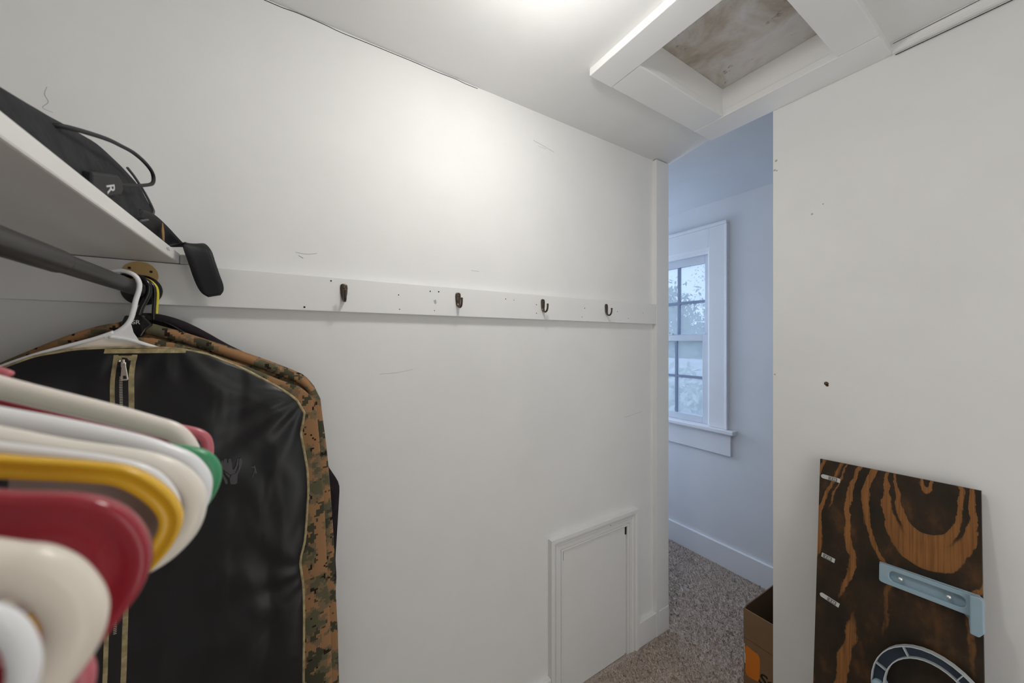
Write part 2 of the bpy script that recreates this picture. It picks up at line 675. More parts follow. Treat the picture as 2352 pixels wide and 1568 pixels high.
link_mesh('open_joint', v, f, M['dark_gap'], tr3)

# ------------------------------------------------------------------ low access door in the left wall
ad = thing('door_1', 'low white access door with moulded casing set in the left wall', 'access door', (WX, 1.11, 0), kind='structure')
box('panel', (WX - .001, WX + .006, .925, 1.294, .002, .585), M['trim'], ad, .001)
# moulded casing profile: (distance from the inner edge, thickness)
cp = [(0, -.002), (0, .0105), (.005, .0125), (.009, .0125), (.0105, .0075), (.013, .0075), (.0145, .0125), (.030, .0135), (.034, .0165), (.039, .0165), (.0405, .0115),
      (.044, .0115), (.047, .018), (.052, .022), (.066, .022), (.066, -.002)]
Yi0, Yi1, Zi = .9276, 1.3055, .583
for nm, st in (('casing', [((Yi0, 0), (-1, 0)), ((Yi0, Zi), (-1, 1))]),
               ('casing', [((Yi0, Zi), (-1, 1)), ((Yi1, Zi), (1, 1))]),
               ('casing', [((Yi1, Zi), (1, 1)), ((Yi1, 0), (1, 0))])):
    v = []
    for (y, z), (dy, dz) in st:
        v += [(WX + t, y + dy * d, z + dz * d) for d, t in cp]
    m_ = len(cp)
    f = [(i, (i + 1) % m_, m_ + (i + 1) % m_, m_ + i) for i in range(m_)] + [tuple(range(m_)), tuple(range(2 * m_ - 1, m_ - 1, -1))]
    link_mesh(nm, off(v, ad), f, M['trim'], ad)
for y in (.930, 1.3005):
    box('corner_gap', (WX, WX + .0068, y - .0035, y + .002, .545, .582), M['dark_gap'], ad)
v, f = cyl_vf(.0018, 0, .0005, 'x', (WX + .0167, 1.19, .6205), 8)
link_mesh('nail_hole', off(v, ad), f, M['dark_gap'], ad)

# cracks and scuffs with a shape of their own on the walls
def hair(name, pts, r, parent, material, side=(1, 0, 0), per=4):
    v, f = sweep_vf(catmull(pts, per), circle(r, 5), side)
    return link_mesh(name, v, f, material, parent)


jx = random.Random(3)
pts = []
y = -.12
while y < .60:
    pts.append((WX + .0003, y, CH - .0015 - jx.random() * .004))
    y += .035 + jx.random() * .03
hair('crack', pts, .0010, wl, M['dark_gap'])
hair('scratch', [(WX, .79, 2.187), (WX + .0002, .83, 2.181), (WX, .89, 2.170)], .0008, wl, M['scratch'])
hair('scratch', [(WX, .815, 2.172), (WX + .0002, .85, 2.171)], .0006, wl, M['scratch'])
hair('scratch', [(WX, .015, 1.660), (WX + .0002, .04, 1.658), (WX, .065, 1.663)], .0007, wl, M['scratch'])
hair('scratch', [(WX, .022, 1.652), (WX + .0002, .033, 1.646)], .0009, wl, M['scratch'])
hair('scratch', [(WX, .53, 1.665), (WX + .0002, .56, 1.664)], .0006, wl, M['scratch'])
hair('crack', [(WX, -.416, 1.938), (WX + .0002, -.419, 1.922), (WX + .0002, -.414, 1.908), (WX, -.422, 1.894), (WX, -.408, 1.889)], .0005, wl, M['scratch'])
hair('scratch', [(WX, .23, 1.325), (WX + .0002, .28, 1.327), (WX, .33, 1.335)], .0005, wl, M['scratch'])
hair('scratch', [(WX, 1.30, 1.075), (WX + .0002, 1.42, 1.09)], .0005, wl, M['scratch'])
for x, z, rr in ((-.4615, 1.281, .0065), (-.459, 1.275, .004)):
    v, f = cyl_vf(rr, -.0006, .001, 'y', (x, EY, z), 9)
    link_mesh('brown_spot', v, f, M['gasket'], we)
for x, z, rr in ((-.607, 2.089, .0045), (-.612, 2.056, .004), (-.605, 2.052, .003), (-.611, 1.30, .003), (-.50, 1.86, .0035), (-.47, 1.885, .0025)):
    v, f = cyl_vf(rr, -.0003, .001, 'y', (x, EY, z), 8)
    link_mesh('filled_hole', v, f, M['scratch'], we)

# ------------------------------------------------------------------ attic hatch
ha = thing('attic_hatch', 'square attic hatch with white board frame and stained panel in ceiling', 'hatch', (-.58, 1.16, CH))
T0 = CH - .024
box('frame_board', (-.847, -.306, .822, .9215, T0, CH + .001), M['trim'], ha, .002)
box('frame_board', (-.847, -.306, 1.402, 1.5272, T0, CH + .001), M['trim'], ha, .002)
box('frame_board', (-.847, -.733, .9225, 1.4012, T0 + .001, CH + .001), M['trim'], ha, .002)
box('frame_board', (-.398, -.306, .9225, 1.4012, T0 + .001, CH + .001), M['trim'], ha, .002)
box('jamb', (HO[0] - .0005, HO[0] + .006, HO[2], HO[3], CH, CH + .085), M['trim'], ha)
box('jamb', (HO[1] - .006, HO[1] + .0005, HO[2], HO[3], CH, CH + .085), M['trim'], ha)
box('jamb', (HO[0], HO[1], HO[2] - .0005, HO[2] + .006, CH, CH + .085), M['trim'], ha)
box('jamb', (HO[0], HO[1], HO[3] - .006, HO[3] + .0005, CH, CH + .085), M['trim'], ha)
box('panel', (HO[0] - .03, HO[1] + .03, HO[2] - .03, HO[3] + .03, CH + .0855, CH + .10), M['hatch_panel'], ha)

# ------------------------------------------------------------------ ceiling lamp just above the frame
lp = thing('ceiling_lamp', 'round glowing white globe lamp on the ceiling at the top edge', 'lamp', LAMP_AT)
v, f = lathe_vf([(.0001, 0), (.084, 0), (.088, -.010), (.088, -.068), (.084, -.069), (.084, -.040), (.0001, -.038)], 40)  # deep skirt, unseen, shaped to keep lamp light off the ceiling
link_mesh('base', v, f, M['lamp_metal'], lp, True)
pr = [(.080 * math.cos(R(a)), -.065 - .080 * math.sin(R(a))) for a in range(-18, 90, 9)] + [(.0001, -.145)]
v, f = lathe_vf(pr, 40)
link_mesh('glass_globe', v, f, M['lamp'], lp, True)

# ------------------------------------------------------------------ window of the hall
wi = thing('window_1', 'white double-hung sash window with small panes in the far hall wall', 'window', (-1.65, FY, .86), kind='structure')
T_ = M['hall_trim']
yc0, yc1 = FY - .020, FY + .001
box('casing', (-1.297, -1.186, yc0, yc1, .872, 2.158), T_, wi, .002)
box('casing', (-2.106, -1.995, yc0, yc1, .872, 2.158), T_, wi, .002)
box('casing', (-1.9945, -1.2975, yc0 + .001, yc1, 2.030, 2.158), T_, wi, .002)
box('head_cap', (-2.110, -1.182, yc0 - .010, yc1, 2.1585, 2.178), T_, wi, .003)
box('backband', (-1.192, -1.181, yc0 - .007, yc1, .872, 2.1582), T_, wi, .002)
box('stool', (-2.16, -1.134, FY - .052, FY + .06, .846, .8715), T_, wi, .006, 3)
box('apron', (-2.12, -1.163, FY - .019, yc1, .708, .8455), T_, wi, .002)
# jamb lining
box('jamb', (-1.3035, -1.2915, FY - .001, FY + .115, .871, 2.0325), T_, wi)
box('jamb', (-2.0005, -1.9885, FY - .001, FY + .115, .871, 2.0325), T_, wi)
box('jamb', (-1.9885, -1.3035, FY - .001, FY + .115, 2.018, 2.0325), T_, wi)
box('stop_bead', (-1.318, -1.3036, FY + .004, FY + .020, .872, 2.018), T_, wi)
box('stop_bead', (-1.9885, -1.974, FY + .004, FY + .020, .872, 2.018), T_, wi)
box('stop_bead', (-1.974, -1.318, FY + .004, FY + .020, 2.000, 2.0179), T_, wi)


def sash(y0, y1, x0, x1, z0, z1, gx0, gx1, gz0, gz1, cols, zm):
    fr = [(x0, gx0, y0, y1, z0, z1), (gx1, x1, y0, y1, z0, z1), (gx0, gx1, y0, y1, z0, gz0), (gx0, gx1, y0, y1, gz1, z1)]
    v, f = join_vf([box_vf(*b) for b in fr])
    s = bevel_mod(link_mesh('sash', off(v, wi), f, M['sash'], wi), .002)
    ym = (y0 + y1) / 2
    xs = [gx0 + (gx1 - gx0) * i / cols for i in range(cols + 1)]
    for x in xs[1:-1]:
        box('muntin', (x - .008, x + .008, y0 + .004, y1 - .004, gz0 - .001, gz1 + .001), M['muntin'], s)
    for i in range(cols):
        xa, xb = xs[i] + (.0092 if i else 0), xs[i + 1] - (.0092 if i < cols - 1 else 0)
        box('muntin', (xa, xb, y0 + .0045, y1 - .0045, zm - .0085, zm + .0085), M['muntin'], s)
        for za, zb in ((gz0, zm - .010), (zm + .010, gz1)):
            box('pane', (xa, xb, ym - .002, ym + .002, za, zb), M['glass'], s)
    return s


sash(FY + .048, FY + .078, -1.985, -1.319, 1.428, 2.0165, -1.945, -1.362, 1.470, 1.950, 3, 1.694)
lsash = sash(FY + .017, FY + .046, -1.985, -1.319, .872, 1.466, -1.945, -1.362, .918, 1.424, 3, 1.176)
v, f = join_vf([box_vf(-1.66, -1.585, FY + .022, FY + .044, 1.4665, 1.478), box_vf(-1.64, -1.605, FY + .012, FY + .030, 1.478, 1.486)])
bevel_mod(link_mesh('sash_lock', off(v, wi), f, T_, lsash), .003)

wi2 = thing('added_window', 'added unseen window frame around the hall fill light', 'window', (HX0, 1.96, .85), kind='structure')  # frame added around the hall fill light, out of view
v, f = join_vf([box_vf(HX0 - .06, HX0 - .03, W2[0], W2[0] + .03, W2[2], W2[3]), box_vf(HX0 - .06, HX0 - .03, W2[1] - .03, W2[1], W2[2], W2[3]),
                box_vf(HX0 - .06, HX0 - .03, W2[0], W2[1], 1.44, 1.47)])
link_mesh('sash', off(v, wi2), f, T_, wi2)
box('stool', (HX0 - .02, HX0 + .05, W2[0] - .05, W2[1] + .05, W2[2] - .03, W2[2] - .001), T_, wi2)

# ================================================================== SHELF AND ROD
sh = thing('closet_shelf', 'deep white painted shelf on the left with chipped front edge', 'shelf', (-.2, -.42, 1.602))
shelf_b = box('board', (WX + .001, RX - .01, BY + .002, -.2125, 1.600, 1.6245), M['shelf'], sh, .003, 2)
for nm, pts in (('chip', [(-1.075, 1.6005), (-1.04, 1.6005), (-1.048, 1.606), (-1.066, 1.6045)]),
                ('chip', [(-1.02, 1.6135), (-1.00, 1.611), (-.995, 1.615), (-1.01, 1.618)])):
    v, f = prism_vf(pts, -.2123, -.2119, 'y')
    link_mesh(nm, off(v, sh), f, M['scratch'], shelf_b)
box('end_block', (WX + .001, WX + .018, -.2122, -.190, 1.5995, 1.622), M['shelf'], sh, .003)

rd = thing('closet_rod', 'dark telescoping closet rod on a wall flange under the shelf', 'rod', (-.4, ROD[0], ROD[1]))
v, f = lathe_vf([(.0145, WX + .026), (.0145, -.745)], 28, 'x', (0, *ROD))
link_mesh('inner_tube', off(v, rd), f, M['rod_metal'], rd, True)
v, f = lathe_vf([(.0146, -.752), (.0162, -.755), (.0166, -.750), (.0166, RX - .02)], 28, 'x', (0, *ROD))
link_mesh('outer_tube', off(v, rd), f, M['rod_metal'], rd, True)
v, f = lathe_vf([(.0001, WX + .0205), (.033, WX + .0205), (.033, WX + .026), (.020, WX + .032), (.018, WX + .050), (.0146, WX + .050)], 32, 'x', (0, *ROD))
link_mesh('flange', off(v, rd), f, M['black_plastic'], rd, True)
bc = (-.276, 1.567)
v, f = lathe_vf([(.0001, WX + .0195), (.0295, WX + .0195), (.0295, WX + .0222), (.0001, WX + .0225)], 36, 'x', (0, *bc))
pl = link_mesh('backing_plate', off(v, rd), f, M['brass'], rd)
pl['label'] = 'round brass plate on the wall'
for dy, dz in ((-.016, .014), (.018, .009)):
    v, f = cyl_vf(.0028, WX + .0215, WX + .0229, 'x', (0, bc[0] + dy, bc[1] + dz), 10)
    link_mesh('screw_hole', off(v, rd), f, M['ink'], pl)


# ================================================================== COAT HOOKS
def hook_meshes():
    path = [(.0020, 0, .024), (.0024, 0, .018), (.0026, 0, .008), (.0030, 0, -.004), (.0045, 0, -.014), (.0105, 0, -.0225),
            (.0185, 0, -.0248), (.0265, 0, -.0205), (.0310, 0, -.0115), (.0322, 0, -.0010), (.0315, 0, .0050)]
    width = [(0, .0045), (.06, .0085), (.16, .0095), (.28, .0085), (.42, .0062), (.55, .0044), (.7, .0038), (.9, .0036), (.97, .0042), (1, .0030)]
    thick = [(0, .0014), (.1, .0022), (.4, .0026), (.6, .0032), (.9, .0034), (.97, .0042), (1, .0028)]
    p = catmull(path, 5)
    v, f = sweep_vf(p, circle(1, 12), (0, 1, 0), scale=lambda t: (lerp_table(thick, t), lerp_table(width, t)))
    a = link_mesh('hook_arm', v, f, M['bronze'], None, True)
    v, f = lathe_vf([(.0001, .0062), (.0022, .0058), (.0030, .0042), (.0030, .002)], 12, 'x', (0, 0, .013))
    b = link_mesh('screw', v, f, M['bronze'], None, True)
    return a, b


ha_, hb_ = hook_meshes()
hook_labels = ['bronze coat hook seen nearly head-on, nearest to the dangling black strap',
               'second bronze coat hook from the dangling strap, right of a chipped mark',
               'third bronze coat hook along the white rail from the hanging clothes',
               'bronze coat hook nearest the white corner post']
for i, (y, lab) in enumerate(zip((.130, .472, .819, 1.159), hook_labels)):
    r_ = thing('coat_hook', lab, 'coat hook', (WX + .0195, y, 1.558), 'coat hooks on the rail')
    for src in (ha_, hb_):
        c = src if i == 0 else src.copy()
        if i:
            COL.objects.link(c)
        c.parent = r_
        c.name = src.name.split('.')[0]


# ================================================================== EMPTY HANGERS ON THE ROD
def hook_path(x, zneck, rr=.0035, r0=.0166):
    """hook over the rod, ending at the neck"""
    cy, cz = ROD
    q = r0 + rr + .001
    pts = [(cy - q * math.cos(R(a)), cz + q * math.sin(R(a))) for a in range(-25, 181, 26)]
    pts += [(cy + q * .98, cz - .018), (cy + q * .55, cz - .040), (cy + .003, cz - .056), (cy, zneck + .008), (cy, zneck - .004)]
    return [(x, a, b) for a, b in pts]


def mirrored(right):
    """right: (y, z) points from the neck to the bottom bar's middle -> closed loop"""
    cy = ROD[0]
    left = [(2 * cy - y, z) for y, z in right[::-1]]
    return right + left[1:-1] if abs(right[-1][0] - cy) < 1e-6 and abs(right[0][0] - cy) < 1e-6 else right + left


def profile_round(r):
    return circle(r, 12)


def profile_channel(d, w_):
    """deep in the hanger's plane, two ridges on each side"""
    return [(-d, -w_ * .5), (-d * .92, -w_ * .85), (-d * .62, -w_), (-d * .30, -w_ * .72), (0, -w_ * .62), (d * .30, -w_ * .72), (d * .62, -w_),
            (d * .92, -w_ * .85), (d, -w_ * .5), (d, w_ * .5), (d * .92, w_ * .85), (d * .62, w_), (d * .30, w_ * .72), (0, w_ * .62),
            (-d * .30, w_ * .72), (-d * .62, w_), (-d * .92, w_ * .85), (-d, w_ * .5)]


def hanger(x, tip, material, profile, label, zb=1.300, hook_mat=None, hook_r=.0036, web=None):
    """tip: measured (y, z) points along the right arm and round its end"""
    y0, z0 = tip[0]
    y1, z1 = tip[1]
    sl = min(.52, max(.36, (z0 - z1) / (y1 - y0))) if len(tip) > 1 else .45
    zneck = z0 + sl * (y0 - ROD[0])
    right = [(ROD[0], zneck + .002), (ROD[0] + .018, zneck - .006)]
    na = int((y0 - ROD[0] - .018) / .018)
    ya, za = right[-1]
    right += [(ya + (y0 - ya) * i / na, za + (z0 - za) * i / na) for i in range(1, na)] + list(tip)
    ly, lz = tip[-1]
    if lz > zb + .004:
        right += [((ly - .012), zb + .35 * (lz - zb)), (ly - .030, zb)]
        ly = ly - .030
    right += [(ly - .05, zb), (ROD[0] + .05, zb), (ROD[0], zb)]
    loop = mirrored(right)
    root = thing('clothes_hanger', label, 'hanger', (x, ROD[0], ROD[1]), 'empty plastic hangers on the rod')
    p = catmull([(x, y, z) for y, z in loop], 7, True)
    v, f = sweep_vf(p, profile, (1, 0, 0), True)
    link_mesh('frame', off(v, root), f, material, root, True)
    v, f = sweep_vf(catmull(hook_path(x, zneck), 4), circle(hook_r, 10), (1, 0, 0))
    link_mesh('hook', off(v, root), f, hook_mat or material, root, True)
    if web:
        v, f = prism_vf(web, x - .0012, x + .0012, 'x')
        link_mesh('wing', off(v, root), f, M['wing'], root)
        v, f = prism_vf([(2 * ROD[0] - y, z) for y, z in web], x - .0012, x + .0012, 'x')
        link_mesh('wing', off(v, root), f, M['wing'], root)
    return root


pk = hanger(-.42, [(-.18, 1.388), (-.12, 1.3615), (-.082, 1.3465), (-.0673, 1.3395), (-.0625, 1.330), (-.064, 1.316)], M['pl_pink'],
            profile_round(.0044), 'pink plastic hanger farthest back, its rounded end peeping beside the green one', 1.300)
v, f = sweep_vf(catmull([(-.42, y, z) for y, z in [(-.205, 1.406), (-.195, 1.4075), (-.184, 1.4025), (-.1765, 1.3985), (-.1745, 1.3968)]], 4), circle(.0042, 10), (1, 0, 0),
                scale=lambda t: (1, 1) if t < .8 else (1.02 - (t - .8) * 2.5,) * 2)
link_mesh('strap_notch', off(v, pk), f, M['pl_pink'], pk, True)
hanger(-.402, [(-.1706, 1.3803), (-.151, 1.3706), (-.12, 1.3555), (-.09, 1.343), (-.074, 1.334), (-.071, 1.324), (-.075, 1.314)], M['pl_red'],
       profile_round(.0040), 'red hanger glimpsed between the slim white and glossy white arms', 1.299)
hanger(-.375, [(-.1599, 1.3888), (-.1215, 1.3712), (-.0806, 1.3516), (-.070, 1.344), (-.066, 1.333), (-.069, 1.320)], M['pl_white'],
       profile_round(.0036), 'slim white hanger just below the topmost beige arm', 1.302)
hanger(-.345, [(-.1471, 1.3961), (-.1302, 1.3882), (-.1019, 1.3754), (-.0809, 1.3649), (-.0696, 1.3583), (-.0625, 1.3469), (-.0602, 1.3340), (-.064, 1.320)],
       M['pl_beige'], circle(.0062, 14, 1, .9), 'thick beige hanger with the topmost arm across the garment bag', 1.303)
hanger(-.312, [(-.133, 1.3790), (-.095, 1.3630), (-.072, 1.3530), (-.0580, 1.3490), (-.0487, 1.3440), (-.0448, 1.3345), (-.0475, 1.3228), (-.0547, 1.3125)],
       M['pl_green'], circle(.0062, 12), 'green plastic hanger whose rounded end sticks out behind the white ones', 1.301)
hanger(-.285, [(-.1216, 1.3852), (-.1001, 1.3768), (-.0757, 1.3660), (-.0613, 1.3577), (-.0517, 1.3505), (-.0461, 1.3408), (-.0457, 1.3315), (-.0487, 1.3229)],
       M['pl_white'], circle(.0056, 12), 'glossy white hanger between the beige and ivory ones', 1.302)
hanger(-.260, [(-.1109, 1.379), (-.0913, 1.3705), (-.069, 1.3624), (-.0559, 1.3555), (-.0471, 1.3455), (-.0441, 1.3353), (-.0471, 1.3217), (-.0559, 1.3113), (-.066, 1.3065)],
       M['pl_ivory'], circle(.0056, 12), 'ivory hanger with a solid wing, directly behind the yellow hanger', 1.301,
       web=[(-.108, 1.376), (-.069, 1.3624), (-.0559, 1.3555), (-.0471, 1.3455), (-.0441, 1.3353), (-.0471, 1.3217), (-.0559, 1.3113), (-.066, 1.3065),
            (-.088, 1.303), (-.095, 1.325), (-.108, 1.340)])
hanger(-.248, [(-.1058, 1.3765), (-.0747, 1.3653), (-.0600, 1.3570), (-.0525, 1.3460), (-.0505, 1.3350), (-.0545, 1.3220)], M['pl_white'],
       profile_round(.0034), 'thin white hanger squeezed between the ivory and yellow ones', 1.303)
hanger(-.235, [(-.1002, 1.3722), (-.0761, 1.3654), (-.0638, 1.3605), (-.0536, 1.3501), (-.0486, 1.3395), (-.0497, 1.3303), (-.0558, 1.3206)],
       M['pl_yellow'], profile_channel(.0042, .0040), 'golden yellow plastic hanger with a grooved arm', 1.304)
hanger(-.197, [(-.0842, 1.3625), (-.0695, 1.3585), (-.062, 1.3540), (-.0575, 1.3475), (-.0555, 1.3400), (-.0563, 1.3325), (-.0600, 1.3255)],
       M['pl_red'], profile_channel(.0090, .0048), 'dark red plastic hanger with broad grooved arm', 1.302)
hanger(-.156, [(-.0665, 1.3620), (-.0605, 1.3590), (-.0557, 1.3532), (-.0525, 1.3442), (-.0538, 1.3357), (-.0590, 1.3270)],
       M['pl_cream'], circle(.0064, 14), 'large blurred cream hanger in the near foreground', 1.303)
hanger(-.137, [(-.0640, 1.3606), (-.0578, 1.3556), (-.0549, 1.3472), (-.0554, 1.3388), (-.0600, 1.3285)],
       M['pl_white'], circle(.0028, 12), 'nearest hanger, white and blurred, at the bottom left corner', 1.303)
hanger(-.176, [(-.085, 1.3315), (-.072, 1.3275), (-.0630, 1.3220), (-.0590, 1.3145), (-.0600, 1.3065), (-.0660, 1.3010)],
       M['pl_pink'], profile_round(.0040), 'small pink hanger low between the dark red and cream ones', 1.290)


# ================================================================== HANGING CLOTHES
def garment(name, Xc, yc, ztop, wr_tab, wl_tab, zbot, T, parent, material, wrinkle=.004, nw=44, nt=60, seed=0, edge_pow=3.0, pulls=None):
    """closed cloth body: outline from tables, thickness bulging front and back. returns surface function"""
    ymin, ymax = ztop[0][0], ztop[-1][0]

    def edge(tab, z):
        return smooth_table(tab, z, .012)

    def bulge(w, t):
        a = max(0.0, 1 - abs(w) ** edge_pow)
        return T * math.sqrt(a) * min(1.0, math.sqrt(max(0, t) / .06 + .02))

    def wr_noise(y, z):
        fold = noise.noise(Vector((y * 9 + seed, z * 2.2, seed * 1.7)))
        fine = noise.noise(Vector((y * 17 + z * 10, z * 7 - y * 5, seed + 3.3)))
        ex_ = 0.0
        if pulls:
            for py, pz, amp, freq, reach in pulls:
                d = math.hypot(y - py, z - pz)
                a = math.atan2(z - pz, y - py)
                ex_ += amp * math.sin(a * freq + 2.1 * noise.noise(Vector((y * 8, z * 8, seed)))) * math.exp(-d / reach) * min(1, d / .03)
        return wrinkle * (1.5 * fold + .7 * fine) + ex_

    def pos(w, t):
        wmax_r, wmax_l = ymax - yc, yc - ymin
        ya = yc + w * (wmax_r if w >= 0 else wmax_l)
        zt = smooth_table(ztop, ya, .006)
        z = zt + (zbot - zt) * t
        e = edge(wr_tab, z) if w >= 0 else edge(wl_tab, z)
        y = yc + w * e
        return y, z
    V, F = [], []
    ws = [math.sin((i / nw * 2 - 1) * math.pi / 2) for i in range(nw + 1)]
    ts = [(j / nt) ** 1.25 for j in range(nt + 1)]
    for sgn in (1, -1):
        for t in ts:
            for w in ws:
                y, z = pos(w, t)
                b = bulge(w, t)
                V.append((Xc + sgn * b + (wr_noise(y, z + (0 if sgn > 0 else 5)) * min(1, b / T * 1.3) if b > 0 else 0), y, z))
    m_ = nw + 1
    o2 = (nt + 1) * m_
    for j in range(nt):
        for i in range(nw):
            a = j * m_ + i
            F.append((a, a + 1, a + m_ + 1, a + m_))
            F.append((o2 + a, o2 + a + m_, o2 + a + m_ + 1, o2 + a + 1))
    for i in range(nw):
        F.append((i, o2 + i, o2 + i + 1, i + 1))
        a = nt * m_ + i
        F.append((a, a + 1, o2 + a + 1, o2 + a))
    for j in range(nt):
        for i in (0, nw):
            a = j * m_ + i
            F.append((a, a + m_, o2 + a + m_, o2 + a))
    ob = link_mesh(name, off(V, parent), F, material, parent, True)

    def surf(y, z):
        """front X of the cloth at (y, z)"""
        e = edge(wr_tab, z) if y >= yc else edge(wl_tab, z)
        w = max(-1, min(1, (y - yc) / e))
        ya = yc + w * ((ymax - yc) if w >= 0 else (yc - ymin))
        zt = smooth_table(ztop, ya, .006)
        t = max(0, (zt - z) / (zt - zbot))
        b = bulge(w, t)
        return Xc + b + wr_noise(y, z) * min(1, b / T * 1.3)
    return ob, surf, pos


# --- garment bag
YC = -.262
zt_r = [(-.262, 1.411), (-.195, 1.408), (-.148, 1.397), (-.083, 1.362), (-.036, 1.329), (-.003, 1.304), (.021, 1.280), (.031, 1.250)]
bag_top = [(2 * YC - y, z) for y, z in zt_r[::-1]][:-1] + zt_r
wr_bag = [(.40, .291), (.627, .291), (.777, .292), (.848, .291), (.909, .283), (.949, .294), (.999, .297), (1.069, .301), (1.121, .299), (1.173, .291),
          (1.212, .284), (1.228, .290), (1.254, .293), (1.45, .293)]
gb = thing('garment_bag', 'black nylon garment bag with gold piping and front zipper', 'garment bag', (-.975, YC, .45))
bag, bsurf, bpos = garment('body', -.977, YC, bag_top, wr_bag, wr_bag, .45, .020, gb, M['nylon'], .0042, 90, 130, 1.3, pulls=[(.045, 1.30, .0052, 15, .16), (-.20, 1.44, .0040, 11, .14), (-.56, 1.33, .0050, 13, .16), (.06, .88, .0040, 9, .13),
                            (-.26, .62, .005, 8, .2)])
edge_pts = [bpos(-1, t) for t in (1, .8, .6, .45, .3, .2, .1, .04)] + [bpos(-1 + i / 20, 0) for i in range(0, 41)] + \
           [bpos(1, t) for t in [i / 48 for i in range(1, 49)]]
v, f = sweep_vf([(-.976, y, z) for y, z in edge_pts], circle(.0030, 8), (1, 0, 0))
link_mesh('piping', off(v, gb), f, M['gold_tape'], gb, True)


def ribbon(name, pts, hw, material, parent, surf, lift=.0016, th=.0012, root=None):
    """flat tape lying on the bag: pts (y, z) centre line, half width hw"""
    V, F = [], []
    n = len(pts)
    for i, (y, z) in enumerate(pts):
        a = pts[max(0, i - 1)]
        b = pts[min(n - 1, i + 1)]
        d = Vector((b[0] - a[0], b[1] - a[1])).normalized()
        nx, nz = -d.y, d.x
        h = hw(i / (n - 1)) if callable(hw) else hw
        for s in (-1, 1):
            yy, zz = y + nx * h * s, z + nz * h * s
            xs = surf(yy, zz)
            V += [(xs + lift - th, yy, zz), (xs + lift, yy, zz)]
    for i in range(n - 1):
        a, b = i * 4, (i + 1) * 4
        F += [(a + 1, a + 3, b + 3, b + 1), (a, b, b + 2, a + 2), (a, a + 1, b + 1, b), (a + 2, b + 2, b + 3, a + 3)]
    F += [(0, 2, 3, 1), ((n - 1) * 4, (n - 1) * 4 + 1, (n - 1) * 4 + 3, (n - 1) * 4 + 2)]
    return link_mesh(name, off(V, root or parent), F, material, parent)


def line(p, q, n=30):
    return [(p[0] + (q[0] - p[0]) * i / n, p[1] + (q[1] - p[1]) * i / n) for i in range(n + 1)]


ribbon('binding', line((-.276, 1.397), (-.2925, .50), 60), .0030, M['gold_tape'], gb, bsurf)
ribbon('binding', line((-.2515, 1.397), (-.2695, .50), 60), .0036, M['gold_tape'], gb, bsurf)
ribbon('zipper_tape', line((-.2635, 1.396), (-.281, .50), 60), .0088, M['ink'], gb, bsurf, .0010)
ribbon('binding', line((-.2785, 1.391), (-.2475, 1.391), 8), .0045, M['gold_tape'], gb, bsurf, .0020)
ribbon('collar_binding', line((-.292, 1.4045), (-.178, 1.4035), 20), .0042, M['gold_tape'], gb, bsurf, .0014)
# zipper teeth: one strip of small bars, too fine to pick apart
parts = []
for i in range(150):
    z = 1.356 - i * .0032
    yy = -.2645 - (1.396 - z) * .0195
    xs = bsurf(yy, z) + .0010
    parts.append(box_vf(xs, xs + .0014, yy - .0022, yy + .0022, z - .0008, z + .0008))
v, f = join_vf(parts)
tag(link_mesh('zipper_teeth', off(v, gb), f, M['zip_metal'], gb), kind='stuff')
zx = bsurf(-.2635, 1.372) + .0015
v, f = join_vf([box_vf(zx, zx + .004, -.2665, -.2595, 1.374, 1.384), box_vf(zx + .001, zx + .005, -.2650, -.2610, 1.3815, 1.389),
                box_vf(zx - .001, zx + .002, -.2705, -.2670, 1.384, 1.3885)])
sl_ = bevel_mod(link_mesh('zipper_slider', off(v, gb), f, M['zip_metal'], gb), .001)
pv = [(-.2645, 1.379), (-.2590, 1.379), (-.2555, 1.352), (-.2575, 1.3495), (-.2645, 1.3495), (-.2662, 1.352)]
hv = [(-.2625, 1.3585), (-.2588, 1.3585), (-.2578, 1.3525), (-.2625, 1.3525)]
v, f = prism_vf(pv, zx + .0050, zx + .0068, 'x')
zp = bevel_mod(link_mesh('zipper_pull', off(v, gb), f, M['zip_metal'], gb), .0006)
v, f = prism_vf(hv, zx + .0066, zx + .0072, 'x')
link_mesh('slot', off(v, gb), f, M['ink'], zp)


# printed emblem on the bag front (dark grey hand shape)
def emb(pts):
    res = []
    for zx_, zy_ in pts:
        y = -.1205 + (zx_ - 320) / (1120 - 320) * .0518
        z = 1.178 - (zy_ - 600) / 715 * .0560 - (zx_ - 320) * .000008
        res.append((y, z))
    return res


shapes = [[(320, 800), (350, 640), (385, 640), (395, 720), (410, 600), (480, 600), (485, 712), (515, 718), (518, 600), (580, 600), (605, 740),
           (612, 870), (590, 930), (700, 1010), (575, 1045), (420, 925)],
          [(612, 890), (655, 905), (715, 800), (745, 612), (785, 605), (775, 760), (705, 960), (690, 985), (612, 930)],
          [(800, 606), (850, 608), (876, 680), (860, 800), (800, 960), (755, 1060), (740, 1280), (700, 1308), (590, 1308), (560, 1270), (548, 1140),
           (600, 1050), (700, 1020), (780, 860)],
          [(415, 950), (560, 1060), (540, 1130), (470, 1060)],
          [(370, 1010), (400, 1030), (440, 1110), (490, 1200), (492, 1290), (440, 1290), (400, 1170), (370, 1090)],
          [(1080, 865), (1180, 860), (1210, 810), (1272, 1040), (1230, 1060), (1195, 900)],
          [(1195, 960), (1215, 980), (1160, 1160), (1145, 1130)]]
